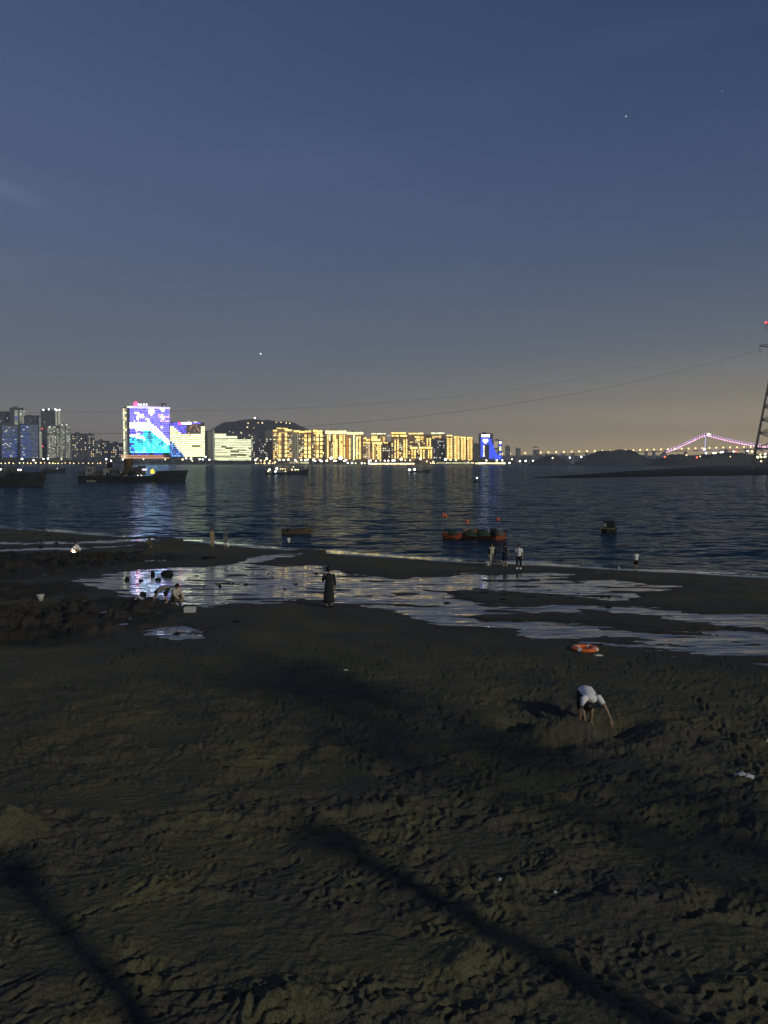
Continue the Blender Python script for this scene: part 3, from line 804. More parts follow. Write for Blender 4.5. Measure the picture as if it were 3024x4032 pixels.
# video building: the big screen faces us, its left flank shows too
B = Building('screen_tower', 'tower whose whole front is a giant blue and cyan video screen, red roof sign', 507, 668, 1606, 2230, GLASSM, depth=60, floors=0, extra=0.20, roof=False)
led_screen(B, 511, 667, 1607, 1793, 23, 64, scr1, 0.68)
SB = B
m = MB().box((SB.a-1.5, SB.depth/2, SB.zt/2+1), (3, SB.depth, SB.zt+4)); m.build('flank', CONC, SB.root)
# light strips up the flank, which faces left
def flank(z0, z1, y0, y1, material):
    link('flank_light', unit(material), SB.root, (SB.a-3.3, (y0+y1)/2, (z0+z1)/2), (0,0,0), (0.8, y1-y0, z1-z0))
zt = SB.zt+2
for k in range(26):
    z0 = 6+(zt-8)*k/26
    flank(z0, z0+(zt-8)/26*0.8, 3, 30, [CREAMD, CREAM, GOLDD][(k*7+k//9) % 3] if k > 12 else CREAMD)
    flank(z0, z0+(zt-8)/26*0.8, 33, 56, CREAM if k % 5 else WARM)
SB.rect(500, 520, 1600, 1605, CREAM, 'roof_light', 1.5, 3)
SB.rect(510, 668, 1603.5, 1606, glow('lit_lilac', (0.62,0.55,1.0), 2.2), 'roof_light', 1.5, 2)
SB.rect(637, 655, 1588, 1604, CONCD, 'plant_room', -4, 8); SB.lamp(647, 1598, 2.5, COOL)
# roof sign: red emblem and a row of white characters, too far to read
sg = MB(); u0, v0 = SB.uv(526, 1604); u1, v1 = SB.uv(586, 1580)
sg.box(((u0+u1)/2, 2.0, v0+(v1-v0)*.3), (u1-u0, 0.5, 0.6)).box(((u0+u1)/2, 2.0, v0+(v1-v0)*.7), (u1-u0, 0.5, 0.6))
for q in range(6): sg.box((u0+(u1-u0)*q/5, 2.0, (v0+v1)/2-1), (0.5, 0.5, v1-v0+2))
sgn = sg.build('roof_sign', CONCD, SB.root)
uc, vc = SB.uv(535, 1591)
em = MB().lathe([(0.1,-.8),(6.2,-.8),(6.2,.8),(0.1,.8)], 14); me_ = mesh('emblem', em.v, em.f, glow('sign_red', (1.0,0.02,0.07), 16.0, True))
link('emblem', me_, sgn, (uc, 0.6, vc), (R(90),0,0))
for q, x in enumerate((546, 556, 566, 577)):
    a, b = SB.uv(x, 1593); g = MB(); s_ = 4.0*SB.m
    for (dx, dz, w, h) in (((-.0,.8,1.8,.4),(0,0,1.8,.4),(0,-.85,1.8,.4),(-.5,0,.4,1.9),(.6,0,.4,1.9)), ((0,.5,1.9,.4),(0,-.3,.45,1.9),(-.6,-.4,.4,1.1),(.65,-.4,.4,1.1)),
                           ((0,.8,1.7,.4),(-.7,0,.4,1.8),(.7,0,.4,1.8),(0,0,1.0,.4),(0,-.8,1.7,.4)), ((0,.55,1.9,.4),(-.4,-.2,.45,1.6),(.5,-.2,.45,1.6),(0,-.8,1.6,.4)))[q]:
        g.box((dx*s_*.6, 0, dz*s_), (w*s_*.6, 1.0, h*s_*.9))
    link('character', mesh('character', g.v, g.f, glow('sign_white', (1,.97,.95), 9.0)), sgn, (a, 0.6, b))
# podium with two orange light lines
m = MB().box((SB.uv(572,1800)[0], 12, 6.5), (SB.uv(672,1800)[0]-SB.uv(472,1800)[0], 50, 14)); m.build('podium', CONCD, SB.root)
for ya, yb, xa, xb in ((1793.5, 1797, 473, 640), (1801, 1805, 475, 622), (1801, 1805, 624, 672)):
    u0, v0 = SB.uv(xa, yb); u1, v1 = SB.uv(xb, ya)
    link('podium_light', unit(glow('lit_podium', (1.0,0.50,0.26), 1.1)), SB.root, ((u0+u1)/2, -13.6, (v0+v1)/2), (0,0,0), (u1-u0, 0.8, v1-v0))

B = Building('screen_block', 'lower screen building with cream light rows and purple upper corner beside giant screen', 669, 807, 1662, 2240, GLASSM, depth=40, floors=0, roof=False)
led_screen(B, 670, 806, 1664, 1800, 18, 56, scr2)
u, v = B.uv(708, 1667); em = MB().lathe([(0.1,-.8),(3.4,-.8),(3.4,.8),(0.1,.8)], 12)
bar = B.rect(715, 754, 1663, 1671, CONCD, 'roof_sign', 1.4, 0.8)
for q in range(5): B.rect(716+q*7.6, 722+q*7.6, 1663.5, 1670.5, MATS['sign_white'], 'character', 2.2, .8)
link('emblem', mesh('emblem', em.v, em.f, MATS['sign_red']), B.root, (u, -2.4, v), (R(90),0,0))
for x in (742, 750, 771, 800): B.lamp(x, 1659+rnd.uniform(-1,3), 2.6, WARM)
B.rect(760, 778, 1660, 1664, WARM, 'roof_light', 1.4, 2)
# white office
B = Building('office_block', 'white-lit office block with stepped top and dark left flank below the hill', 842, 990, 1706, 2240, GLASSM, depth=70, floors=0, extra=0.33, roof=False)
m = MB().box((B.a-1.2, B.depth/2, B.zt/2+4), (2.4, B.depth, B.zt+8)); m.build('flank', CONC, B.root)
B.rect(839.5, 843.5, 1693, 1812, CREAMD, 'edge_light', 1.0)
rows = [(1708,845,890),(1712.5,845,890)] + [(1718+4.4*i,845,934) for i in range(2)] + [(1730.5+6.5*i,846,989) for i in range(13)]
for y, xa, xb in rows:
    x = xa
    while x < xb-1:
        w = min(rnd.uniform(14, 40), xb-x)
        dark = (y > 1745 and rnd.random() < 0.10)
        B.rect(x, x+w-0.6, y, y+(4.0 if y > 1730 else 3.2), glow('lit_dim_olive', (.55,.6,.2), .28) if dark else CREAM, 'window_or_lit_band'); x += w
for xa, xb, ya in ((848,890,1780),(848,933,1797),(935,969,1771),(898,932,1760),(934,965,1793)): B.rect(xa, xb, ya, ya+3.5, MATS['lit_dim_olive'], 'window_or_lit_band', 0.9)
for x, y in ((903,1699),(917,1703),(948,1703),(950,1706),(962,1726),(981,1714)): B.lamp(x, y, 2.6, WARM)

# --- apartments behind and between
def flats(label, x0, x1, yt, d, pr, mats=None, body=CONC, **k):
    B = Building('flats', label, x0, x1, yt, d, body, floors=6, piers=k.get('piers', 3))
    B.grid(x0+1, x1-1, yt+4, 1806, k.get('dx', 7.5), k.get('dy', 8), 3.6, 4.4, mats or [WARM, COOL, CREAMD, GOLD], pr)
    return B
flats('grey flats with pale windows touching the right end of the white office', 988, 1008, 1711, 2290, .45, [COOL, CREAM, WARM])
flats('grey narrow flats second from the white office, top in shadow', 1010, 1030, 1717, 2330, .30, [COOL, WARM])
flats('low flats in the gap below the hill with few pale windows', 1024, 1046, 1742, 2270, .50, [WARM, COOL, CREAM])
flats('grey flats with light outlined roof left of first gold building', 1046, 1072, 1698, 2300, .30, [WARM, COOL, CREAM])
def gold(label, x0, x1, yt, d=2220, cols=(), y0=None, pitch=16.2, w=8.5, h=10, strips=(), roof=(), extra=(), wm=GOLDP, dim=.25, ybot=1806, body=None, rm=GOLDP):
    B = Building('apartment_building', label, x0, x1, yt, d, body or TAN, floors=pitch/2 if pitch > 12 else pitch, piers=max(2, int((x1-x0)/14)), cat='building', group=None)
    y0 = y0 or yt+20
    for c in cols:
        B.rect(c-w*.62, c+w*.62, y0-6, ybot, GOLDD, 'bay_glow', 0.25, 0.5)  # facade uplight put in as an emissive sheet behind the windows
        B.cols([c], y0, ybot, pitch, w, h, wm, 'window', 0.04, 0.9)
    for xa, xb, ya, yb, mm in strips: B.rect(xa, xb, ya, yb, mm, 'light_strip', 0.8)
    for xa, xb, y, hh in roof: B.roofline(xa, xb, y, hh, rm)
    for xa, xb, ya, yb, pr in extra: B.grid(xa, xb, ya, yb, 6.5, 7.5, 4.0, 4.4, [WARM, GOLD, CREAM, GOLDP], pr*1.5)
    return B
gold('gold-lit apartments with two columns of large square windows, first right of the hill', 1074, 1153, 1692, cols=(1102,1126), y0=1712, strips=((1098,1130,1703,1706,GOLD),(1150,1153,1700,1806,CREAMD)),
     roof=((1075,1090,1696,5),(1090,1112,1686,4),(1114,1132,1687,4),(1122,1150,1694,6)), extra=((1076,1096,1704,1806,.42),(1132,1150,1704,1806,.25)))
gold('gold-lit apartments with twin window columns and stepped roof lights, second from hill', 1156, 1227, 1698, 2225, cols=(1203,1219), y0=1716, strips=((1160,1163,1706,1806,CREAMD),(1170,1173,1706,1806,CREAMD)),
     roof=((1157,1180,1698,6),(1178,1200,1701,6),(1200,1227,1699,7)), extra=((1176,1196,1708,1806,.30),))
gold('gold-lit apartments with twin window columns just left of brightest roof band', 1230, 1277, 1697, 2215, cols=(1250,1265), y0=1714, strips=((1241,1244,1710,1806,GOLDD),),
     roof=((1233,1252,1697,7),(1253,1271,1698,7),(1236,1268,1706,4)), extra=((1228,1244,1712,1806,.25),(1270,1276,1712,1806,.2)))
gold('wide gold apartments with brightest roof band and six columns of small windows', 1281, 1363, 1698, 2210, cols=(1291,1314,1326,1339,1345,1356), y0=1716, pitch=7.8, w=4.8, h=5.2,
     strips=((1319,1321.5,1710,1808,GOLDP),(1348,1350,1712,1806,GOLD),(1297,1300,1708,1735,CREAM)), roof=((1281,1363,1700,8),(1283,1362,1706,5)), extra=((1302,1312,1740,1800,.4),), rm=glow('lit_roof', (1.0,0.88,0.38), 3.0))
gold('apartments with one full-height pale light strip and bright roof, right of orange-lit gap', 1372, 1430, 1704, 2210, cols=(1377,1406,1417), y0=1722, pitch=8.2, w=5, h=5.4,
     strips=((1391,1396,1712,1812,glow('lit_lime', (0.95,1.0,0.5), 2.2)),(1382,1384,1714,1800,CREAMD),(1398,1400,1714,1800,CREAMD)), roof=((1365,1430,1706,9),), extra=((1400,1412,1720,1800,.4),), rm=MATS['lit_roof'])
B = Building('lit_strip_block', 'narrow orange-lit gap between two bright gold apartment buildings', 1363, 1371, 1716, 2222, TAN, floors=0, roof=False, depth=10)
B.rect(1363.5, 1370.5, 1718, 1812, ORANGE, 'light_strip')  # orange light in the gap put in as an emissive strip
gold('lower gold apartments stepping down right of the pale light strip', 1427, 1458, 1728, 2225, cols=(1444,1453), y0=1746, pitch=8.4, w=5, h=5.4, roof=((1427,1444,1726,5),(1443,1457,1732,5),(1428,1457,1743,5)), extra=((1428,1438,1750,1806,.4),), wm=WARM)
gold('gold apartments with broad glowing roof box and three window columns', 1462, 1505, 1733, 2220, cols=(1470,1489,1497), y0=1750, pitch=7.9, w=5, h=5.4, roof=((1463,1497,1733,6),(1466,1504,1745,6)), strips=((1462,1486,1716,1732,GOLD),(1474,1481,1758,1810,GOLDD),(1459,1462,1780,1812,ORANGE)), extra=((1474,1486,1752,1806,.25),))
B = flats('tall flats behind with a row of pale roof lights above the roof box', 1461, 1518, 1711, 2330, .3, [WARM, CREAM, CREAMD], TAN)
B.roofline(1461, 1518, 1708, 5, CREAM); B.rect(1507, 1516, 1719, 1740, GOLD, 'light_panel_or_lit_face'); B.rect(1496, 1500, 1719, 1738, GOLDD, 'light_strip')
B = flats('darker flats with few pale windows between two gold apartment groups', 1505, 1540, 1742, 2245, .35, [WARM, COOL, CREAM], TAN); B.roofline(1511, 1527, 1743, 5, GOLDP); B.roofline(1525, 1538, 1715, 5, WARM)
gold('gold apartments with two double window columns and double roof light rows', 1541, 1604, 1706, 2220, cols=(1556,1567,1591,1601), y0=1733, pitch=5.8, w=4.4, h=3.9, roof=((1542,1600,1705,5),(1543,1570,1716,5),(1576,1604,1716,6)), strips=((1594,1598,1735,1812,GOLDD),), extra=((1541,1550,1730,1806,.35),(1572,1588,1735,1806,.3)))
B = gold('gold apartments with broken pale roof row and scattered windows, left of the dark block', 1607, 1700, 1712, 2250, cols=(1683,1694), y0=1729, pitch=8.4, w=5, h=5, ybot=1760, roof=((1609,1669,1707,5),(1634,1668,1721,4),(1640,1666,1729,3)), extra=((1608,1655,1730,1806,.30),(1660,1680,1735,1806,.25)))
for q, (a, b, cs) in enumerate(((1615,1640,(1623,1634)), (1652,1703,(1658,1669,1688,1698)))):
    gold(('small gold annex with two window columns in front of the broken roof row', 'wide gold annex with four window columns in front of the dark block')[q], a, b, 1762, 2200, cols=cs, y0=1774, pitch=7, w=5, h=4.6, roof=((a,b,1763,7),), strips=((cs[0]+4,cs[1]-4,1772,1812,GOLDD),))
B = flats('dark apartment block with glowing roof rows and sparse white windows', 1698, 1755, 1730, 2235, .26, [COOL, WARM, CREAM], CONCD); B.roofline(1698, 1750, 1706, 6, CREAM)
B2 = flats('tall gold-topped flats behind the dark apartment block', 1698, 1752, 1708, 2300, .15, [WARM], TAN)
for q in range(4): B2.rect(1701, 1738-q*3, 1717+q*5, 1720.5+q*5, GOLD, 'light_strip', 1.0)
zz = ('gold block with zigzag window lights, leftmost of four alike', 'gold block with zigzag window lights, second of four alike', 'gold block with zigzag window lights, third of four alike', 'gold block with zigzag window lights, rightmost of four alike')
for q, (a, b, yt) in enumerate(((1758,1783,1721),(1787,1811,1721),(1813,1836,1724),(1838,1862,1725))):
    B = Building('apartment_building', zz[q], a, b, yt, 2215+q*3, TAN, floors=5, piers=2, group=None)
    B.rect(a+2, b-2, yt+4, 1808, GOLDD, 'bay_glow', 0.25, 0.5)  # uplit facade glow put in as an emissive sheet
    y = yt+5
    while y < 1808:
        for x, dy in ((a+5,0),(a+9.5,3.5),(b-9.5,3.5),(b-5,0)): B.rect(x-2.6, x+2.6, y+dy-2.0, y+dy+2.6, GOLDP if dy == 0 else GOLD, 'window', 0.9)
        y += 9.6
    B.roofline(a+1, b-1, yt-1 - (5 if q == 0 else 0), 4, GOLDP, 6)
flats('dim grey block between zigzag gold block and blue-lit arch tower', 1863, 1886, 1749, 2300, .12, [CREAMD], CONC)
# blue towers
B = Building('blue_tower', 'dark tower with blue light arch, white roof sign and gold crest', 1884, 1940, 1709, 2180, CONCD, floors=6)
B.rect(1896, 1928, 1712, 1720, MATS['sign_white'], 'roof_sign', 1.0)
B.rect(1893, 1904, 1727, 1800, BLUE, 'light_panel_or_lit_face'); B.rect(1893, 1928, 1724, 1750, BLUE, 'light_panel_or_lit_face', 0.7)
u, v = B.uv(1911.5, 1737); cr_ = MB(); cr_.add([(-7,0,6),(7,0,6),(8,0,0),(0,0,-8.5),(-8,0,0),(-7,1,6),(7,1,6),(8,1,0),(0,1,-8.5),(-8,1,0)], [(0,4,3,2,1),(5,6,7,8,9),(0,1,6,5),(1,2,7,6),(2,3,8,7),(3,4,9,8),(4,0,5,9)])
c_ = link('crest', mesh('crest', cr_.v, cr_.f, glow('crest_gold', (1.0,0.95,0.6), 2.4)), B.root, (u, -2.4, v))
for y in range(1756, 1798, 6): B.rect(1903, 1908, y, y+4, WHITE if y in (1756,1792) else CREAM, 'light_dot', 1.0)
B.rect(1926, 1940, 1750, 1806, BLUE, 'light_panel_or_lit_face'); B.rect(1928, 1936, 1727, 1752, BLUE, 'light_panel_or_lit_face')
sw = MB(); pts = [(1925,1724,1938),(1926,1745,1942),(1927,1765,1945),(1930,1780,1952),(1938,1793,1962),(1945,1801,1972)]
B3 = Building('blue_tower', 'small tan-lit tower with blue swoosh and white strip on its right', 1941, 1976, 1736, 2190, CONCD, floors=5, cat='building')
B3.rect(1944, 1962, 1736, 1764, glow('tan_face_glow', (1.0,0.80,0.55), .42), 'light_panel_or_lit_face')  # tan-lit face of the tower, its light put in as emission
for y in (1742,1749,1756,1770,1777): B3.rect(1945, 1961, y, y+4, MATS['tan_face_glow'], 'window_or_lit_band', 1.0)  # floodlit bands of the same face, emissive too
V, Fc = [], []
for i, (xa, y, xb) in enumerate(pts):
    for x in (xa, xb):
        a, b = B3.uv(x, y); V += [(a, -2.6, b), (a, -1.6, b)]
for i in range(len(pts)-1):
    k = i*4; Fc += [(k, k+2, k+6, k+4), (k, k+4, k+5, k+1), (k+2, k+3, k+7, k+6)]
link('light_swoosh', mesh('light_swoosh', V, Fc, BLUE), B3.root)
for y, mm in ((1739,WHITE),(1750,BLUE),(1757,CREAM),(1766,CREAM),(1778,BLUE),(1785,COOL),(1793,BLUE)): B3.rect(1966, 1974, y, y+8, mm, 'light_strip', 1.0)
B3.rect(1944, 1976, 1800, 1809, BLUE, 'light_panel_or_lit_face', 1.2)
for lab, a, b, yt in (('small dark building right of the blue-lit towers', 1988, 2008, 1758), ('smaller dark building under the bridge approach lamps', 2030, 2049, 1767), ('tan-topped dim building behind the bridge approach', 2096, 2122, 1762)):
    B = Building('block', lab, a, b, yt, 2900, CONC, floors=5, cat='building')
    if a > 2090: B.rect(2098, 2121, 1763, 1770, MATS['tan_face_glow'], 'light_panel_or_lit_face')  # tan top of the building made to glow
    B.grid(a+1, b-1, yt+8, 1800, 7, 8, 3, 3, [CREAMD], .3)

# --- waterfront: trees as one mass with gaps, lamp masts one by one
FOL = mat('far_foliage', (0.045, 0.055, 0.028), 0.95, 0.5, 0.1)
def leaf_cloud(blobs, per, size, seed):
    g = np.random.default_rng(seed); V, Fc = [], []
    for (bx, by, bz, rx, ry, rz) in blobs:
        n = per
        p = g.normal(size=(n,3)); p /= np.linalg.norm(p, axis=1)[:,None]; p *= (0.45+0.55*g.random((n,1)))
        for q in p:
            c = np.array([bx+q[0]*rx, by+q[1]*ry, bz+q[2]*rz]); a = g.normal(size=3); a /= np.linalg.norm(a); b = np.cross(a, g.normal(size=3)); b /= np.linalg.norm(b)
            s = size*(0.6+0.8*g.random()); k = len(V)
            V += [tuple(c+a*s), tuple(c+b*s*0.7), tuple(c-a*s), tuple(c-b*s*0.7)]; Fc.append((k,k+1,k+2,k+3))
    return V, Fc
blobs = []
for i in range(330):
    px = rnd.uniform(-300, 2100); dense = px < 520 or 690 < px < 1010 or rnd.random() < .45
    if not dense: continue
    d = rnd.uniform(2160, 2195); top = rnd.uniform(1800, 1815) if px < 520 else rnd.uniform(1809, 1818)
    p = at_y(px, top, d); h = p.z-LAND_Z
    blobs.append((p.x, d, LAND_Z+h*0.52, h*rnd.uniform(.55,1.0), h*.5, h*0.5))
V, Fc = leaf_cloud(blobs, 60, 1.7, 5)
o = link('shore_trees', mesh('shore_trees', V, Fc, FOL)); o['kind'] = 'stuff'; o['label'] = 'dark belt of trees along the far waterfront'
POLE = mat('lamp_pole', (0.10,0.10,0.11), 0.5, 0.2, 1.0, metal=0.5)
LAMP_W = glow('lamp_white', (1.0,0.97,0.88), 8.0); LAMP_Y = glow('lamp_yellow', (1.0,0.85,0.42), 6.0); LAMP_O = glow('lamp_orange', (1.0,0.66,0.30), 5.0); LAMP_R = glow('lamp_red', (1.0,0.10,0.05), 7.0)
pm_ = MB().tube([(0,0,0),(0,0,1)], 0.05, 6); PM = mesh('pole', pm_.v, pm_.f, POLE)
def mast(px, py, r_px, material, d=2150, label=None, group=None, base=None):
    p = at_y(px, py, d); z0 = LAND_Z if base is None else base
    p.z = max(p.z, z0+1.5)
    if label is None or 'promenade' in label:
        spots = ((165,'the blue-lit slab blocks'),(282,'the pale twin blocks'),(490,'the dim warm-windowed flats'),(668,'the giant screen tower'),(830,'the lower screen building'),(1040,'the white office block'),(1155,'the first gold building'),(1280,'the twin-column gold buildings'),
                 (1364,'the brightest roof band'),(1462,'the pale light strip building'),(1606,'the double roof light rows'),(1757,'the dark apartment block'),(1864,'the zigzag gold blocks'),(1985,'the blue-lit towers'),(9999,'the bridge approach'))
        sp_ = next(n for x_, n in spots if px < x_); hue = {'lamp_white':'white','lamp_yellow':'yellow','lamp_orange':'orange','lamp_red':'red'}[material.name]
        kind_ = 'small low %s lantern by the water below ' % hue if label else ('large %s street lamp before ' % hue if r_px > 3.6 else '%s street lamp before ' % hue)
        label = kind_ + sp_
    t = thing('lamp_mast', label, 'lamp', (p.x, p.y, z0), 0, group or 'far waterfront lamps')
    r = r_px*d/F
    link('pole', PM, t, (0,0,0), (0,0,0), (6, 6, p.z-z0)); link('lantern', lampmesh(material), t, (0,0,p.z-z0), (0,0,0), (r,r,r*0.9))
    return t
for px, py, r_, mm in ((87,1807,4.5,LAMP_W),(132,1812,4,LAMP_W),(171,1807,3.5,LAMP_W),(189,1806,4.2,LAMP_W),(242,1808,3,LAMP_Y),(418,1808,4.2,LAMP_W),(437,1814,3.5,LAMP_W),(484,1809,3.6,LAMP_W),(490,1822,3,LAMP_Y),
    (565,1808,3,LAMP_Y),(651,1809,3,LAMP_Y),(719,1809,4,LAMP_Y),(733,1804,4,LAMP_W),(752,1805,5,LAMP_W),(757,1814,3,LAMP_Y),(786,1808,4,LAMP_W),(798,1809,3.5,LAMP_W),(809,1799,4,LAMP_W),(824,1810,4,LAMP_W),
    (1006,1811,4.5,LAMP_W),(1013,1805,3,LAMP_Y),(1027,1813,3.5,LAMP_Y),(1050,1806,6,LAMP_Y),(1042,1814,3.5,LAMP_O),(1063,1815,4,LAMP_O),(1083,1820,4,LAMP_O),(1100,1811,4,LAMP_W),(1117,1811,4,LAMP_W),(1136,1810,4,LAMP_W),
    (1162,1812,4,LAMP_W),(1168,1817,3,LAMP_Y),(1186,1811,4,LAMP_W),(1203,1812,4,LAMP_W),(1211,1810,4,LAMP_W),(1234,1811,4,LAMP_W),(1241,1815,4,LAMP_W),(1260,1812,4,LAMP_W),(1266,1816,4,LAMP_W),(1287,1814,5,LAMP_W),
    (1304,1804,6.5,LAMP_W),(1316,1814,4,LAMP_W),(1323,1815,4,LAMP_W),(1341,1804,8,LAMP_W),(1355,1815,3.5,LAMP_W),(1362,1812,4.5,LAMP_W),(1369,1823,3.5,LAMP_W),(1386,1823,4,LAMP_W),(1400,1824,3,LAMP_Y),(1425,1824,3.8,LAMP_W),(1436,1824,3.2,LAMP_Y),
    (1453,1815,4,LAMP_W),(1453,1826,4,LAMP_W),(1460,1813,3.5,LAMP_W),(1480,1815,3.4,LAMP_W),(1498,1813,3,LAMP_Y),(1515,1814,3.8,LAMP_W),(1529,1814,4,LAMP_W),(1546,1813,4,LAMP_W),(1553,1813,4,LAMP_W),(1580,1808,7,LAMP_Y),(1596,1813,3,LAMP_Y),
    (1615,1812,4,LAMP_Y),(1655,1806,6,LAMP_Y),(1681,1817,3.5,LAMP_O),(1706,1818,3.2,LAMP_Y),(1754,1809,6,LAMP_W),(1774,1811,3.5,LAMP_Y),(1795,1812,3.5,LAMP_Y),(1843,1822,4.2,LAMP_W),(1886,1824,4.2,LAMP_W),(1915,1813,3.6,LAMP_W),
    (1956,1813,4,LAMP_W),(1957,1822,3,LAMP_Y),(1978,1813,3.6,LAMP_W),(2006,1823,4,LAMP_W),(2016,1808,3,LAMP_Y),(2047,1816,4,LAMP_W),(2070,1815,4.4,LAMP_W),(2099,1815,4.4,LAMP_W)):
    mast(px, py, r_*0.85, mm)
for px in list(np.arange(6, 440, 17.0)) + list(np.arange(1010, 1090, 9.0)) + list(np.arange(1690, 1985, 11.0)):
    mast(px+rnd.uniform(-5,5), 1824+rnd.uniform(-2,1.5), rnd.uniform(1.6,2.8), rnd.choice([LAMP_Y, LAMP_O, LAMP_O]), 2145, 'small low lantern along the far waterfront promenade', 'far promenade lanterns')
# bright promenade canopy and long light bands
def band(px0, px1, y0, y1, material, label, cat='light band', d=2143):
    a, b = at_y(px0, y1, d), at_y(px1, y0, d)
    t = thing('light_band', label, cat, ((a.x+b.x)/2, d, LAND_Z-1.2))
    m = MB().box((0,0.6,(max(b.z,LAND_Z+.5)-LAND_Z+1.2)*.5), (b.x-a.x+1, 0.8, max(b.z,LAND_Z+.5)-LAND_Z+1.2)); m.build('wall', CONC, t)
    n = int((px1-px0)/7)
    for i in range(n):
        q = (a.x-b.x)/2 + (b.x-a.x)*(i+.5)/n
        link('light_panel_or_lit_face', unit(material), t, (q, -0.1, (a.z+b.z)/2-LAND_Z+1.2), (0,0,0), ((b.x-a.x)/n*rnd.uniform(.75,.98), .5, b.z-a.z))
PROM = glow('lit_promenade', (1.0,0.80,0.46), 3.0, var=.4); PROMG = glow('lit_lime_promenade', (0.95,0.9,0.5), .8, var=.6)
band(1458, 1632, 1823, 1829, PROM, 'long bright cream light band on the promenade wall below gold apartments')
band(1140, 1216, 1819, 1825, PROMG, 'pale lime lit waterfront wall left of the brightest apartments')
band(1720, 1860, 1820, 1825.5, PROMG, 'dim broken light band on the promenade below the zigzag blocks')
band(1880, 1990, 1821, 1827, PROM, 'short cream light band below the blue-lit towers')
# yellow-lit shrub by the left waterfront
p = at_y(222, 1816, 2150); t = thing('lit_shrub', 'rounded shrub lit yellow from below on the left waterfront', 'shrub', (p.x, p.y, LAND_Z))
V, Fc = leaf_cloud([(0,0,7,11,4,7)], 220, 1.4, 9); link('crown', mesh('crown', V, Fc, mat('yellow_green_foliage', (.20,.19,.03), .9, .3, .3)), t)
for q in (-7, 0, 7): link('uplight', lampmesh(glow('shrub_uplight', (1.0,.80,.25), 14.0, True)), t, (q,-6.5,1.2), (0,0,0), (.9,.9,.6))
MB().tube([(0,0,0),(0,0,6)], .4).build('trunk', POLE, t)
# hill lamps
for px, py, r_ in ((1003,1646,3.6),(977,1666,2.6),(974,1682,2.8),(1033,1665,3.2),(1016,1665,2.2),(1088,1664,2),(1107,1663,2.2),(1127,1665,2.6),(1141,1667,2.6),(999,1685,1.6)):
    p = at_y(px, py, 2700); t = thing('hill_lamp', 'lamp shining on the dark hill behind the office block' if py > 1650 else 'beacon lamp on the very top of the dark hill', 'lamp', (p.x, p.y, p.z-18), 0, 'lamps on the hill' if py > 1650 else None)
    link('pole', PM, t, (0,0,-20), (0,0,0), (6,6,38)); link('lantern', lampmesh(LAMP_O if py > 1650 else LAMP_W), t, (0,0,18), (0,0,0), (r_*.8*2700/F,)*3)

# ------------------------------------------------------------------ suspension bridge
D = 3400
br = thing('suspension_bridge', 'suspension bridge with pink-lit cables and one white-lit tower', 'bridge', at_y(2780, 1828, D))
o0 = br.location.copy()
def bp(px, py, dy=0.0): p = at_y(px, py, D+dy); return p-o0
STEEL = mat('bridge_concrete', (0.28,0.26,0.28), 0.8, 0.15, 0.02)
PINK = glow('cable_pink', (1.0,0.45,0.85), 6.0, var=.3); LILAC = glow('cable_lilac', (0.70,0.42,1.0), 3.5, var=.3)
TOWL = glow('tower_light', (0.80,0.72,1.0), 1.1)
dk = [(1900,1800),(2000,1795),(2100,1791),(2300,1786),(2500,1780),(2620,1776),(2780,1773),(2960,1770),(3200,1768),(3700,1772)]
m = MB()
for (xa, ya), (xb, yb) in zip(dk[:-1], dk[1:]):
    a, b = bp(xa, ya), bp(xb, yb)
    V = [(p.x, p.y+s*14, p.z+h) for p in (a, b) for s, h in ((-1,1.2),(1,1.2),(1,-3.0),(-1,-3.0))]
    m.add(V, [(0,1,5,4),(1,2,6,5),(2,3,7,6),(3,0,4,7),(0,3,2,1),(4,5,6,7)])
m.build('deck', STEEL, br)
for s in (-1, 1):
    m = MB(); a, b = bp(2776+3, 1708, s*13), bp(2776, 1830, s*15)
    m.tube([b, a], 5.2, 8, 3.6); m.build('tower_leg', STEEL, br)
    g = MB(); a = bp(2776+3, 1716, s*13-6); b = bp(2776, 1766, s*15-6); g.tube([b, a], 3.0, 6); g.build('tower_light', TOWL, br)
m = MB()
for y in (1712, 1740, 1774): a, b = bp(2778, y, -13), bp(2778, y, 13); m.tube([a, b], 2.6, 6)
m.build('tower_crossbeam', STEEL, br)
link('tower_lamp', lampmesh(LAMP_Y), br, bp(2791, 1711, -16), (0,0,0), (6.5,)*3)
for x, y, r_ in ((2774,1769,5),(2779,1784,5)): link('tower_lamp', lampmesh(LAMP_W), br, bp(x, y, -16), (0,0,0), (r_*.9*D/F,)*3)
dp = np.interp
def cable_y(px, k):
    if px <= 2780: return dp(px, [2622,2660,2700,2740,2780], [1777,1764,1746,1727,1709])
    q = (px-2780)/(3160-2780); return 1709 + (1766-1709)*(1-(1-q)**2.0)
for k, dy in enumerate((-14, 14)):
    pts = [bp(x, cable_y(x, k)-(2.0 if k else 0)+ (4 if k == 0 else -2), dy) for x in range(2622, 3160, 12)]
    c = MB().tube(pts, 0.9, 5).build('main_cable', STEEL, br)
    x = 2626
    while x < 3080:
        p = bp(x, cable_y(x, k) + (4 if k == 0 else -4), dy-2); r_ = (2.3 if k == 0 else 1.9)*D/F
        link('cable_light', lampmesh(PINK if (k == 0) else LILAC), c, p, (0,0,0), (r_,)*3); x += 9.2
hm = MB()
for x in range(2640, 3140, 10):
    for dy in (-14, 14):
        hm.tube([bp(x, cable_y(x,0), dy), bp(x, dp(x,[q[0] for q in dk],[q[1] for q in dk]), dy)], 0.35, 4)
hm.build('hanger', STEEL, br)
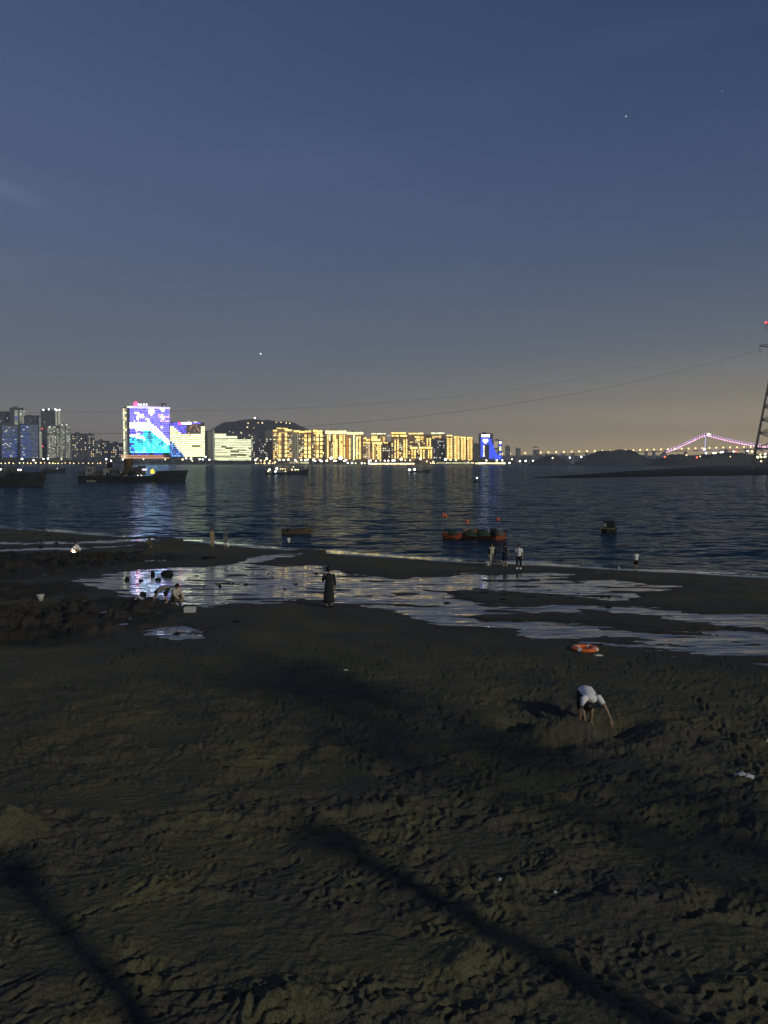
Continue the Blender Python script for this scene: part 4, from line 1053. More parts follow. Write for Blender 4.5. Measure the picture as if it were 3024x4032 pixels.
for x in (2545, 2575, 2620, 2700, 2860, 2940, 2150, 2210, 2256, 2310, 2362, 2420, 2480):
    y = dp(x, [q[0] for q in dk], [q[1] for q in dk]); a = bp(x, y); 
    MB().box((a.x, a.y-6, (a.z-o0.z)/2-6), (7, 6, a.z+abs(o0.z)+20)).box((a.x, a.y+8, (a.z-o0.z)/2-6), (7, 6, a.z+abs(o0.z)+20)).build('pier', STEEL, br)
a = bp(2612, 1776); V = [(a.x+x, a.y+y, a.z+z) for y in (-14,14) for x, z in ((12,2),(12,-48),(-58,-48),(-46,-48))]
MB().add(V, [(0,1,2,3),(7,6,5,4),(0,4,5,1),(3,7,4,0),(2,6,7,3)]).build('anchorage', STEEL, br)
x = 1977.0
while x < 3100:
    y = dp(x, [1977,2290,2480,2620,2880,3100], [1787,1777,1773,1769,1761,1758]); g = bp(x, y, -12); yd = dp(x, [q[0] for q in dk], [q[1] for q in dk])
    l = MB().tube([bp(x, yd, -12), g], 0.6, 5).build('lamp_post', STEEL, br)
    link('lantern', lampmesh(glow('lamp_bridge', (1.0,0.70,0.30), 4.0)), l, g, (0,0,0), (3.4*D/F,)*3)
    x += 30.4 if x < 2480 else 27.2
for xa, xb, y, c in ((2690,2730,1775,(1.0,.6,.3)),(2752,2772,1774,(.6,.4,1.0)),(2800,2830,1772,(.65,.45,1.0)),(2864,2915,1769,(1.0,.5,.3)),(2600,2618,1776,(1.0,.5,.25)),(2196,2210,1789,(.5,.5,1.0))):
    a, b = bp(xa, y, -15), bp(xb, y, -15); link('deck_light', unit(glow('deck_%d' % xa, c, .6)), br, ((a.x+b.x)/2, a.y, a.z), (0,0,0), (b.x-a.x, .8, 4.0))
for n_, (px, py, r_, mm) in enumerate(((2618,1799,4,LAMP_R),(2744,1801,4,LAMP_R),(2757,1797,3,LAMP_O),(2703,1792,3.6,LAMP_O),(2810,1784,4.5,LAMP_W),(2818,1784,4,LAMP_Y),(2838,1781,4,LAMP_W),(2845,1780,4,LAMP_W),(2889,1778,4,LAMP_W),(2897,1778,3.4,LAMP_R),
    (2944,1776,4.6,LAMP_W),(2961,1778,4.6,LAMP_Y),(2974,1777,5,LAMP_W),(2984,1800,6,LAMP_Y),(2997,1800,4.4,LAMP_Y),(3012,1799,5.6,LAMP_Y),(3013,1787,4.8,LAMP_W),(2994,1790,3.6,LAMP_Y),(2997,1816,4.4,LAMP_O),(3030,1795,5,LAMP_Y),(3050,1800,5,LAMP_W),
    (2176,1803,3.6,LAMP_Y),(2244,1802,4,LAMP_W),(2289,1799,4.4,LAMP_W),(2876,1798,2.4,LAMP_O))):
    mast(px, py, r_*.8, mm, 1660 if px > 2600 and py < 1802 and px < 2960 or px in (2618,2744) else (900 if px > 2960 else 1840), ('red beacon lamp on the dark islands before the bridge' if mm is LAMP_R else 'lamp on the dark islands before the bridge'), 'red beacons on the islands' if mm is LAMP_R else 'lamps on the islands', -1.0)

# ------------------------------------------------------------------ pylon and cables
PD = 700.0
pc = at_y(3062, 1840, PD); s_ = PD/F
STL = mat('galvanised_steel', (0.10,0.10,0.10), 0.6, 0.25, 0.2, metal=0.3)
py_ = thing('pylon', 'tall lattice power pylon with red lamp at the right picture edge', 'pylon', (pc.x, pc.y, 0.3), -math.atan2(pc.x, pc.y))
def hw(z):          # half width against height
    return max(0.7, (3062-3020)*s_*1.0 + (at_y(3062,1512,PD).z - z)*0.146)
ztop = at_y(3062, 1262, PD).z
lv = [0.0, 20, 34, 46, 58, 69, 79, 88, 96, 103, 110, 116, 121, 126, ztop]
for sx in (-1,1):
    for sy in (-1,1):
        MB().tube([(sx*hw(z), sy*hw(z), z) for z in lv], 0.75, 6, 0.35).build('leg', STL, py_)
for i, (a, b) in enumerate(zip(lv[:-1], lv[1:])):
    for s in (-1,1):
        wa, wb = hw(a), hw(b)
        MB().tube([(-wa,s*wa,a),(wb,s*wb,b)], .28, 4).tube([(wa,s*wa,a),(-wb,s*wb,b)], .28, 4).tube([(-wb,s*wb,b),(wb,s*wb,b)], .34, 4).build('brace', STL, py_)
        MB().tube([(s*wa,-wa,a),(s*wb,wb,b)], .28, 4).tube([(s*wa,wa,a),(s*wb,-wb,b)], .28, 4).tube([(s*wb,-wb,b),(s*wb,wb,b)], .34, 4).build('brace', STL, py_)
INS = mat('insulator', (0.12,0.09,0.08), 0.3, 0.2, 2.0)
tips = []
for ty, tip in ((1273, 3005), (1358, 2986), (1440, 2978)):
    z = at_y(3062, ty, PD).z; L_ = (3062-tip)*s_
    for s in (-1,1):
        if ty == 1440: continue
        arm = MB()
        up = 3.5 if ty == 1273 else 0.0
        for k in (-1,1): arm.tube([(0, k*1.2, z-4-up*1.5),(s*L_, 0, z+up*.3)], .55, 5, .35)
        arm.tube([(0, 0, z+1.5-up),(s*L_, 0, z+.6+up*.3)], .5, 5, .35)
        a = arm.build('crossarm', STL, py_)
        MB().tube([(s*L_, 0, z),(s*L_*0.985, 0, z-6.5)], .32, 6).build('insulator', INS, py_)
        if s < 0: tips.append((pc.x+s*L_, pc.y, z-6.5))
        link('warning_lamp' if ty == 1273 else 'lamp', lampmesh(glow('pylon_red', (1.0,0.04,0.05), 5.0)), py_, (s*L_, -.5, z+1.4), (0,0,0), (.95,)*3) if ty == 1273 else None
CABLE = mat('cable', (0.03,0.03,0.03), 0.7, 0.1, 1.0)
def power_cable(label, pts, d0, d1, r, r0=0.07):
    """follows the pictured sag between the pylon and the far side of the strait"""
    pxs, pys = [p[0] for p in pts], [p[1] for p in pts]
    co = np.polyfit(pxs, pys, 3); P = []
    x_a, x_b = pts[0][0], pts[-1][0]
    # straight run over the ground: solve depth so that x runs linearly
    A, Bp = at_y(x_a, 1820, d0), at_y(x_b, 1820, d1)
    for i in range(61):
        t = i/60; g = A.lerp(Bp, t); px = CX + F*g.x/ (g.y*math.cos(PITCH)) ; py = float(np.polyval(co, px)); P.append(at_y(px, py, g.y))
    base = P[0]
    t = thing('power_cable', label, 'cable', base)
    MB().tube([p-base for p in P], r0, 5, r).build('strand', CABLE, t)
power_cable('thick power cable sagging left from the pylon, the lower one', [(2987,1382),(2800,1430),(2550,1490),(2300,1540),(1800,1620),(1500,1658),(1300,1676),(1000,1690),(600,1700),(-300,1702)], 700, 2100, 0.50)
power_cable('faint upper power cable running left high over the bay', [(3007,1298),(2700,1400),(2400,1466),(2160,1512),(1900,1545),(1600,1577),(1300,1598),(1000,1614),(700,1622),(-300,1628)], 700, 2100, 0.30, 0.03)

# ------------------------------------------------------------------ evening stars
ST = glow('star', (0.95,0.97,1.0), 1.6)
for px, py, r_, lab in ((1026,1393,3.2,'bright evening star low above the screen towers and hill'), (2465,458,1.7,'faint star high in the right half of the sky'), (2845,358,1.0,'faintest star near the upper right corner')):
    p = at_y(px, py, 30000); t = thing('star', lab, 'star', p, data=lampmesh(ST)); t.scale = (r_*10,)*3

# ------------------------------------------------------------------ ships and boats
HULL = mat('ship_hull', (0.020,0.021,0.024), 0.6, 0.4, 0.5); HULLB = mat('ship_blue_hull', (0.022,0.028,0.036), 0.6, 0.4, 0.5)
CAB = mat('ship_cabin', (0.24,0.24,0.22), 0.6, 0.3, 0.6); CABD = mat('ship_dark_cabin', (0.085,0.085,0.09), 0.7, 0.4, 0.8); RUST = mat('ship_rust', (0.09,0.055,0.025), 0.8, 0.4, 0.8)
PANE = mat('ship_window', (0.02,0.02,0.03), 0.15, 0.1, 1.0, spec=0.6)
TYRE = mat('tyre_rubber', (0.012,0.012,0.012), 0.9, 0.2, 4.0)
def hull(L, Bm, fb, bow, stern, draft=0.6, n=26, bulwark=0.6, rake=0.10, step=False):
    """bow to +x; returns MB"""
    m = MB(); ring = 7
    for i in range(n+1):
        t = i/n
        b = Bm/2*(min(1, 0.72+2.5*t) if t < .12 else 1.0)*(1-max(0,(t-.62)/.38)**2.2)
        b = max(b, .02)
        sh = fb + stern*max(0,(.3-t)/.3)**1.5 + bow*((0.85*min(1,max(0,(t-.72)/.05))+.15*max(0,(t-.72)/.28)) if step else max(0,(t-.55)/.45)**1.8)
        x = L*(t-.5)
        fl = 1-0.45*max(0,(t-.6)/.4)
        ov = rake*L*max(0,(t-.7)/.3)**1.5
        for (wy, z, ox) in ((b*.15*fl,-draft,0),(b*.8*fl,-draft*.5,ov*.15),(b*.93*fl,0,ov*.35),(b, sh, ov),(b*.94, sh, ov),(b*.93, sh-bulwark, ov*.9),(0, sh-bulwark+.05, ov*.9)):
            m.v.append((x+ox, -wy, z))
        for (wy, z, ox) in ((b*.15*fl,-draft,0),(b*.8*fl,-draft*.5,ov*.15),(b*.93*fl,0,ov*.35),(b, sh, ov),(b*.94, sh, ov),(b*.93, sh-bulwark, ov*.9),(0, sh-bulwark+.05, ov*.9)):
            m.v.append((x+ox, wy, z))
    for i in range(n):
        for s in (0, 7):
            for j in range(6):
                a = i*14+s+j; q = (a, a+14, a+15, a+1)
                m.f.append(q if s == 0 else q[::-1])
        a = i*14; m.f.append((a, a+7, a+21, a+14))
    m.f.append(tuple(range(0,7))+tuple(range(13,6,-1)))
    a = n*14; m.f.append(tuple(range(a+6,a-1,-1))+tuple(range(a+7,a+14)))
    return m
def vessel(name, label, px0, px1, py, fb, bow, stern, cat='ship', flip=False, beam=.2, material=HULL, group=None, rz=0.0, bulwark=.6, rake=.10, step=False):
    a, b = at_z(px0, py, 0), at_z(px1, py, 0); L = (b.x-a.x)
    L /= (1+rake*.6)
    t = thing(name, label, cat, ((a.x+b.x)/2-(0.5*rake*L*(1 if not flip else -1)), a.y, 0), rz+(math.pi if flip else 0), group)
    hull(L, L*beam, fb, bow, stern, bulwark=bulwark, rake=rake, step=step).build('hull', material, t)
    return t, L, (b.x-a.x)/(px1-px0)
def cabin(t, x, w, d, z0, h, material=CAB, name='cabin', y=0.0, windows=3, roof=True):
    m = MB().box((x, y, z0+h/2), (w, d, h))
    if roof: m.box((x, y, z0+h+.06), (w+.4, d+.4, .14))
    o = m.build(name, material, t)
    for k in range(windows):
        for s in (-1, 1):
            MB().box((x-w/2+w*(k+.5)/windows, y+s*(d/2+.01), z0+h*.62), (w/windows*.55, .06, h*.32)).build('window', PANE, o)
    return o
def mastp(t, x, z0, z1, r=.09, y=0.0, boom=None, name='mast'):
    m = MB().tube([(x,y,z0),(x,y,z1)], r, 6, r*.6)
    if boom: m.tube([(x,y,z0+(z1-z0)*.3),(x+boom[0],y,boom[1])], r*.7, 5); m.tube([(x,y,z1),(x+boom[0],y,boom[1])], r*.3, 4)
    return m.build(name, CABD, t)
def slamp(t, x, y, z, r, material, name='lamp'):
    return link(name, lampmesh(material), t, (x,y,z), (0,0,0), (r,r,r))
def rail(t, x0, x1, y, z, h=.9):
    m = MB()
    n = max(2, int((x1-x0)/1.2))
    for i in range(n+1): x = x0+(x1-x0)*i/n; m.tube([(x,y,z),(x,y,z+h)], .03, 4)
    m.tube([(x0,y,z+h),(x1,y,z+h)], .035, 4).tube([(x0,y,z+h*.5),(x1,y,z+h*.5)], .03, 4)
    return m.build('railing', CABD, t)
SL_W = glow('ship_lamp', (1.0,.97,.85), 12.0); TARP_Y = glow('ship_yellow', (1.0,.72,.06), 1.6)
# large work ship lying before the screen towers
t, L, k = vessel('cargo_ship', 'large dark work ship with high bow moored before the screen towers', 322, 738, 1896, 2.1, 2.3, .2, beam=.19, material=HULL, rake=.05, step=True)
X = lambda px: (px-530)*k
Zp = lambda py: (1896-py)*k*1.0
cabin(t, X(366), 2.6, 3.4, 2.3, Zp(1838)-2.3, CAB); cabin(t, X(345), 3.8, 4.0, 2.3, 1.5, CABD, windows=4)
cabin(t, X(438), 3.0, 2.8, 2.5, 2.6, CAB, 'container', windows=0); cabin(t, X(408), 2.6, 3.2, 2.5, 1.6, CABD, windows=2)
cabin(t, X(480), 5.5, 4.0, 2.5, 2.2, CABD, windows=5); cabin(t, X(548), 4.5, 3.6, 2.5, 3.0, CABD, windows=4); cabin(t, X(570), 2.0, 2.4, 2.5, 3.6, CABD, windows=2)
MB().lathe([(1.7,0),(1.7,Zp(1808)-2.5),(1.5,Zp(1808)-2.3)], 14, (X(517),0,2.5)).box((X(517),0,3.2),(4.4,4.0,1.4)).build('winch_column', RUST, t)
for i in range(4): MB().lathe([(1.78,0),(1.78,.22)], 14, (X(517),0,3.2+i*1.1)).build('column_ring', RUST, t)
MB().ball((X(443),0,6.2), 1.2, 10, 6).build('net_drum', TYRE, t)
mastp(t, X(680), 3.5, Zp(1795), .10, 0, (-4.5, 6.0)); mastp(t, X(675), 3.5, Zp(1803), .08, 1.0); mastp(t, X(420), 4.5, Zp(1818), .07, 0); mastp(t, X(393), 2.5, Zp(1822), .06, .5, (3.0, 4.0)); mastp(t, X(556), 5, Zp(1815), .08, -.5, (-5, 5))
MB().box((X(372),0,Zp(1836)+.3),(.9,.9,1.0)).build('funnel', CABD, t)
MB().tube([(X(728),-.8,2.6),(X(733),-.9,1.8),(X(731),-.9,1.3)], .16, 5).build('anchor', TYRE, t)
rail(t, X(455), X(560), -3.4, 3.0); rail(t, X(590), X(690), -3.1, 3.6)
MB().box((X(585),-1.6,Zp(1849)), (1.7,.3,.7)).build('lit_panel', glow('ship_lilac', (.75,.7,1.0), 1.6), t)
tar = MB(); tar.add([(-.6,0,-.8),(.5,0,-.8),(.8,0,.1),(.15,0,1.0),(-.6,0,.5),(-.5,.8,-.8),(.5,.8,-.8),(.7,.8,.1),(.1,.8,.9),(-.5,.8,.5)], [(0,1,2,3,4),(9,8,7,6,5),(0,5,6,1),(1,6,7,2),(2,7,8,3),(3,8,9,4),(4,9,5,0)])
tar.build('glowing_tarp', TARP_Y, t, loc=(X(620),-3.2,Zp(1856)))  # yellow tarpaulin; its lit look is put in as emission
for px, py in ((566,1871),(579,1871)): slamp(t, X(px), -3.9, Zp(py), .22, glow('ship_dim_lamp', (1,.95,.85), 2.0))
for i in range(6): MB().lathe([(.18,-.12),(.45,-.12),(.45,.12),(.18,.12)], 12).build('tyre_fender', TYRE, t, loc=(X(400+i*48),-3.95,1.3), rot=(R(90),0,0))
MB().box((X(400),-3.0,2.9),(3.0,.9,1.1)).box((X(386),-3.2,2.7),(1.6,.8,.8)).box((X(470),-3.0,3.2),(1.8,.8,.9)).build('deck_gear', CABD, t)
MB().box((X(386),-4.3,.25),(3.2,.9,.5)).box((X(386),-4.3,.55),(3.4,1.1,.12)).build('float', CAB, t)
gq = random.Random(8)
for i in range(34):
    px = gq.uniform(335, 640); MB().box((X(px), gq.uniform(-3.2,1.0), 2.3+gq.uniform(.3,1.5)), (gq.uniform(.3,1.6), gq.uniform(.3,1.0), gq.uniform(.4,1.8)), gq.uniform(0,.6)).build('deck_gear', gq.choice([CABD, CAB, RUST, HULL, TYRE]), t)
for i in range(12):
    px = gq.uniform(340, 700); a_ = gq.uniform(-1.2,1.2); MB().tube([(X(px),0,2.5),(X(px)+a_,0,gq.uniform(5.0,8.0))], .05, 4).build('stanchion', CABD, t)
for a_, b_ in ((420,556),(556,680),(393,420)): MB().tube([(X(a_),0,Zp(1820)),(X((a_+b_)/2),0,Zp(1826)),(X(b_),0,Zp(1812))], .03, 4).build('rigging_line', CABD, t)
# ship cut off by the left edge
t, L, k = vessel('cargo_ship', 'black-hulled ship cut off by the left picture edge with deck lamps', -300, 182, 1914, 2.7, 1.8, .4, beam=.18, material=HULL, rake=.06, step=True)
X = lambda px: (px+59)*k
Zp = lambda py: (1914-py)*k
rail(t, X(-60), X(120), -3.5, 3.4)
for x0_, w_ in ((-10,5.5),(45,4.0),(85,3.2)): cabin(t, X(x0_), w_, 3.6, 2.8, 2.0, CABD, windows=5)
cabin(t, X(-120), 9, 4, 2.8, 4.5, CAB, windows=6)
for px, py in ((31,1848),(100,1850),(109,1850)): slamp(t, X(px), -2.0, Zp(py), .25, glow('ship_mid_lamp', (1,.97,.9), 5.0))
mastp(t, X(56), 4.8, Zp(1826), .1, 0, (3,5)); mastp(t, X(20), 4.8, Zp(1832), .08)
MB().tube([(X(176),-.6,3.6),(X(182),-.7,2.6),(X(178),-.7,2.0)], .2, 5).build('anchor', TYRE, t)
MB().box((X(52),0,5.4),(2.5,2.2,1.2)).build('winch', CABD, t)
# dim ship behind
t, L, k = vessel('fishing_ship', 'dim distant ship behind the left black-hulled ship', 168, 260, 1862, 1.8, 2.2, .4, beam=.2, material=HULLB)
X = lambda px: (px-214)*k
cabin(t, X(196), 3.5, 3, 1.4, 2.0, CABD); cabin(t, X(222), 2.5, 2.6, 1.4, 1.3, CABD); mastp(t, X(240), 1.5, 8, .08); mastp(t, X(205), 3, 7, .06, 0, (3,4)); slamp(t, X(234), -1.5, 3.2, .3, MATS['ship_dim_lamp'])
# lit fishing boats mid-bay
t, L, k = vessel('fishing_boat', 'larger fishing boat with bright white lamps below the hill side apartments', 1080, 1216, 1868, 1.3, 2.4, .3, beam=.22, material=HULLB)
X = lambda px: (px-1148)*k
Zp = lambda py: (1868-py)*k
cabin(t, X(1112), 5.5, 3.4, 1.0, 2.3, CAB, windows=5); cabin(t, X(1108), 3.0, 2.6, 3.3, 1.6, CAB, windows=3); cabin(t, X(1150), 3.4, 2.6, 1.0, 1.4, CABD)
for px, py, r_, mm in ((1098,1845,.75,LAMP_W),(1093,1856,.6,LAMP_W),(1113,1846,.3,LAMP_Y),(1122,1846,.3,LAMP_Y),(1131,1846,.3,LAMP_O),(1158,1849,.55,LAMP_O),(1170,1849,.32,LAMP_Y),(1174,1849,.3,LAMP_Y),(1182,1849,.35,LAMP_Y),(1132,1856,.3,LAMP_Y),(1163,1838,.3,LAMP_Y)): slamp(t, X(px), -2.2, Zp(py), r_*.8, mm)
mastp(t, X(1130), 3, 8.5, .1, 0, (4,4)); mastp(t, X(1188), 2, 8, .1); rail(t, X(1140), X(1200), -2.0, 1.6)
t, L, k = vessel('tender_boat', 'small boat with one yellow lamp just left of the larger lit fishing boat', 1046, 1076, 1868, 1.0, .5, .2, beam=.4, material=HULLB)
X = lambda px: (px-1061)*k
cabin(t, X(1064), 2.2, 1.6, .6, 1.9, CAB, windows=2); slamp(t, X(1064), -1.2, 3.0, .55, LAMP_Y); slamp(t, X(1059), -1.2, 2.0, .35, LAMP_Y)
t, L, k = vessel('fishing_boat', 'low dark boat with two white stern lamps below the zigzag blocks', 1606, 1697, 1860, .9, 1.5, .4, beam=.24, material=HULLB)
X = lambda px: (px-1651)*k
cabin(t, X(1622), 3.0, 2.2, .6, 1.7, CAB); slamp(t, X(1615), -1.6, 1.9, .75, LAMP_W); slamp(t, X(1636), -1.6, 2.2, .75, LAMP_W); mastp(t, X(1684), 2, 4.5, .1, 0, (1.5,3.2)); MB().box((X(1680),0,2.6),(3.5,1.2,.25)).build('net_gallows', CABD, t)
# lit buoy
p = at_z(1878, 1900, 0); t = thing('buoy', 'small buoy with a white light floating alone in mid-bay', 'buoy', p)
MB().lathe([(.3,-.4),(1.5,-.2),(1.6,.25),(1.2,.5),(.2,.55)], 14).build('float', HULL, t); MB().tube([(.5,0,.5),(0,0,1.5)], .08).tube([(-.5,0,.5),(0,0,1.5)], .08).tube([(0,.5,.5),(0,0,1.5)], .08).tube([(0,-.5,.5),(0,0,1.5)], .08).build('cage', CABD, t); slamp(t, 0,0,1.7,.34, glow('buoy_white', (.85,1,.9), 2.5))

# near boats
WOODR = mat('red_boat_paint', (0.24,0.055,0.022), 0.65, 0.35, 3.0); WOODO = mat('orange_boat_paint', (0.42,0.16,0.06), 0.65, 0.3, 4.0); WOODB = mat('boat_wood', (0.085,0.06,0.036), 0.75, 0.35, 4.0)
NET = mat('green_net', (0.030,0.042,0.032), 0.95, 0.5, 6.0, bump=.6); DARK = mat('black_plastic', (0.015,0.015,0.017), 0.5, 0.3, 3.0)
def rowboat(label, px0, px1, py, material, fb, bow, beam, flip=False, rz=0.0, group=None):
    t, L, k = vessel('rowing_boat', label, px0, px1, py, fb, bow, bow*.4, 'boat', flip, beam, material, group, rz, bulwark=fb*.7, rake=.07)
    for q in (-.22, .12): MB().box((q*L, 0, fb*.75), (.22, L*beam*.9, .05)).build('thwart', WOODB, t)
    for s in (-1, 1): MB().tube([(-.48*L, s*L*beam*.40, fb+.04+bow*.3),(-.2*L, s*L*beam*.49, fb+.03),(.15*L, s*L*beam*.49, fb+.03),(.36*L, s*L*beam*.38, fb+.10*bow+.05)], .035, 5).build('gunwale', WOODB, t)
    return t, L
t, L = rowboat('red-brown boat at the left of the three rafted boats', 1742, 1856, 2121, WOODR, .52, .14, .36, True)
t, L = rowboat('red-brown boat at the right of the three rafted boats', 1884, 1990, 2124, WOODR, .56, .12, .36)
p = at_z(1861, 2117, 0); t = thing('rowing_boat', 'orange boat pointing its notched bow at the shore between two red boats', 'boat', (p.x, p.y+.9, 0), R(-90))
hull(2.6, 1.5, .62, .12, .1, bulwark=.35, rake=.02).build('hull', WOODO, t)
V = []
for yy in (-.95, -.83):
    V += [(-.82,yy,.72),(-.60,yy,.62),(-.50,yy,.30),(.50,yy,.30),(.60,yy,.58),(.80,yy,.70),(.72,yy,-.05),(-.70,yy,-.05)]
tr = MB().add(V, [(0,1,2,7),(2,3,6,7),(3,4,5,6),(8,15,10,9),(10,15,14,11),(11,14,13,12),(0,8,9,1),(1,9,10,2),(2,10,11,3),(3,11,12,4),(4,12,13,5),(5,13,14,6),(7,15,8,0)])
tr.build('bow_board', WOODO, t, rot=(0,0,R(90)), loc=(.35,0,.05))
def heap(label, px, py, rx, ry, h, z0, seed, material=NET, cat='net heap', name='net_heap'):
    p = at_z(px, py, z0); n, m_ = 16, 8; V, Fc = [], []
    for i in range(m_+1):
        for j in range(n):
            a = 2*math.pi*j/n; q = i/m_
            w = 1+.22*float(fbm(math.cos(a)*1.3+seed, math.sin(a)*1.3+q, 2, seed))
            V.append((rx*(1-q**1.5)*w*math.cos(a), ry*(1-q**1.5)*w*math.sin(a), h*math.sin(q*math.pi/2)*(1+.25*float(pn(a*1.1+seed, q*3, seed)))))
    for i in range(m_):
        for j in range(n): Fc.append((i*n+j, i*n+(j+1)%n, (i+1)*n+(j+1)%n, (i+1)*n+j))
    Fc.append(tuple(range(n))[::-1])
    return thing(name, label, cat, p, data=mesh(name, V, Fc, material, True))
heap('dark green net heap on the left of the rafted boats', 1850, 2112, .72, .5, .62, .45, 3); heap('tall dark green net heap in the middle of the rafted boats', 1900, 2110, .78, .55, .62, .46, 4)
heap('greyish tarp heap on the right rafted boat', 1966, 2108, .52, .45, .50, .52, 6, mat('grey_tarp', (.09,.085,.07), .8, .4, 5.0), 'tarp heap', 'tarp_heap'); heap('thin net pile near the left end of the rafted boats', 1782, 2108, .42, .35, .55, .45, 8)
p = at_z(1942, 2106, .5); t = thing('crate', 'black box standing on the right rafted boat', 'crate', p); MB().box((0,0,.28),(.55,.5,.55)).box((0,0,.57),(.6,.55,.05)).build('box', DARK, t)
p = at_z(1990, 2116, .1); t = thing('outboard_motor', 'dark outboard motor tilted at the right end of the rafted boats', 'motor', p); MB().box((0,0,.62),(.34,.3,.32), taper=.8).build('cowl', DARK, t); MB().tube([(0,0,.5),(.12,0,.05)], .07).build('shaft', DARK, t); MB().box((.14,0,.0),(.22,.06,.16)).build('propeller_skeg', CAB, t)
FLAG = mat('red_flag', (0.62,0.14,0.09), 0.7, 0.15, 6.0)
for q, (px, py, sz, lab) in enumerate(((1750,2030,.44,'largest red flag on a thin pole, leftmost above the rafted boats'),(1838,2054,.36,'small red flag on a thin pole, middle of three'),(1961,2045,.34,'small red flag on a thin pole, rightmost of three'))):
    Y = at_z(px, 2121, 0).y+.3; p = at_y(px, py, Y); t = thing('flag', lab, 'flag', (p.x-sz*.45, Y, .35))
    MB().tube([(0,0,0),(0,0,p.z-.35+sz*.55)], .012, 5).build('pole', CABD, t)
    V, Fc = [], []
    for i in range(9):
        for j in (0,1): V.append((sz*i/8+.02*j, .05*math.sin(i*.9+q), p.z-.35-sz*.5+sz*j*(1-.06*i/8)+.05*math.sin(i*.7)))
    for i in range(8): Fc.append((2*i,2*i+2,2*i+3,2*i+1))
    o = link('cloth', mesh('cloth', V, Fc, FLAG, True), t); md = o.modifiers.new('thickness', 'SOLIDIFY'); md.thickness = .01
t, L = rowboat('plain wooden rowing boat lying off the shore behind a white-dressed child', 1112, 1226, 2102, WOODB, .42, .30, .34)
heap('dark bundle lying in the stern of the plain wooden boat', 1137, 2094, .34, .3, .32, .35, 12, DARK, 'bundle', 'net_bundle')
MB().tube([(L*.45,0,.35),(L*.70,-.1,.22)], .05).build('oar', DARK, t)
p = at_z(2412, 2102, 0); t = thing('motor_boat', 'small dark boat with squared canopy and yellow stern edge, alone at right', 'boat', (p.x, p.y+1.4, 0), R(-112))
hull(3.4, 1.5, .46, .12, .05, bulwark=.2, rake=.02).build('hull', DARK, t); MB().box((-.3,0,.86),(1.7,1.25,.8), taper=.86).build('canopy', DARK, t); MB().box((1.0,0,.52),(.5,1.36,.07)).build('bow_edge', mat('olive_yellow_paint', (.26,.24,.05), .6, .3, 4.0), t); MB().box((.56,-.36,.85),(.06,.36,.42)).build('windscreen', CAB, t)

# ------------------------------------------------------------------ people
SKIN = mat('skin', (0.30,0.20,0.14), 0.6, 0.12, 6.0); HAIR = mat('black_hair', (0.010,0.009,0.009), 0.55, 0.3, 20.0)
CL = {n: mat('cloth_'+n, c, .85, .12, 12.0) for n, c in dict(white=(.82,.82,.82), cream=(.50,.45,.36), tan=(.30,.22,.14), black=(.012,.012,.015), navy=(.012,.018,.045), dark=(.020,.024,.026), grey=(.18,.18,.18), olive=(.12,.11,.06), check=(.10,.10,.12)).items()}
STAND = dict(pel=(0,0,.93), wai=(0,0,1.08), che=(0,0,1.27), nek=(0,0,1.44), hl=(0,-.01,1.52), hm=(0,-.02,1.60), ht=(0,0,1.67),
  shl=(-.17,0,1.38), shr=(.17,0,1.38), ell=(-.23,.02,1.12), elr=(.23,.02,1.12), wrl=(-.24,-.05,.88), wrr=(.24,-.05,.88), pal=(-.24,-.07,.80), par=(.24,-.07,.80),
  hil=(-.09,0,.88), hir=(.09,0,.88), knl=(-.10,-.02,.48), knr=(.10,-.02,.48), anl=(-.10,.02,.08), anr=(.10,.02,.08), tol=(-.11,-.14,.035), tor=(.11,-.14,.035))
CROUCH = dict(pel=(0,.12,.30), wai=(0,.10,.45), che=(0,-.02,.62), nek=(0,-.10,.76), hl=(0,-.14,.83), hm=(0,-.18,.90), ht=(0,-.18,.97),
  shl=(-.17,-.05,.70), shr=(.17,-.05,.70), ell=(-.23,-.26,.50), elr=(.23,-.26,.50), wrl=(-.12,-.44,.32), wrr=(.12,-.44,.30), pal=(-.09,-.50,.25), par=(.09,-.50,.23),
  hil=(-.10,.10,.28), hir=(.10,.10,.28), knl=(-.16,-.28,.46), knr=(.16,-.28,.46), anl=(-.14,-.10,.08), anr=(.14,-.10,.08), tol=(-.15,-.27,.035), tor=(.15,-.27,.035))
BEND = dict(pel=(0,.26,.80), wai=(.02,.12,.84), che=(.03,-.08,.76), nek=(-.02,-.20,.69), hl=(-.04,-.24,.66), hm=(-.06,-.29,.61), ht=(-.07,-.34,.55),
  shl=(-.15,-.20,.74), shr=(.22,-.18,.77), ell=(-.19,-.34,.50), elr=(.35,-.25,.55), wrl=(-.15,-.42,.27), wrr=(.45,-.34,.31), pal=(-.13,-.44,.19), par=(.47,-.36,.23),
  hil=(-.10,.27,.76), hir=(.10,.27,.76), knl=(-.13,.10,.40), knr=(.13,.10,.40), anl=(-.14,.22,.06), anr=(.14,.22,.06), tol=(-.15,.05,.03), tor=(.15,.05,.03))
def skin(name, V, E, Rd, material, parent, root=0, sub=2):
    me = bpy.data.meshes.new(name); me.from_pydata(V, E, []); me.materials.append(material)
    o = link(name, me, parent)
    md = o.modifiers.new('skin', 'SKIN'); md.use_smooth_shade = True; md.branch_smoothing = .6
    for i, r_ in enumerate(Rd):
        d = me.skin_vertices[0].data[i]; d.radius = r_ if isinstance(r_, tuple) else (r_, r_); d.use_root = (i == root); 
    s = o.modifiers.new('subdivision', 'SUBSURF'); s.levels = s.render_levels = sub
    return o
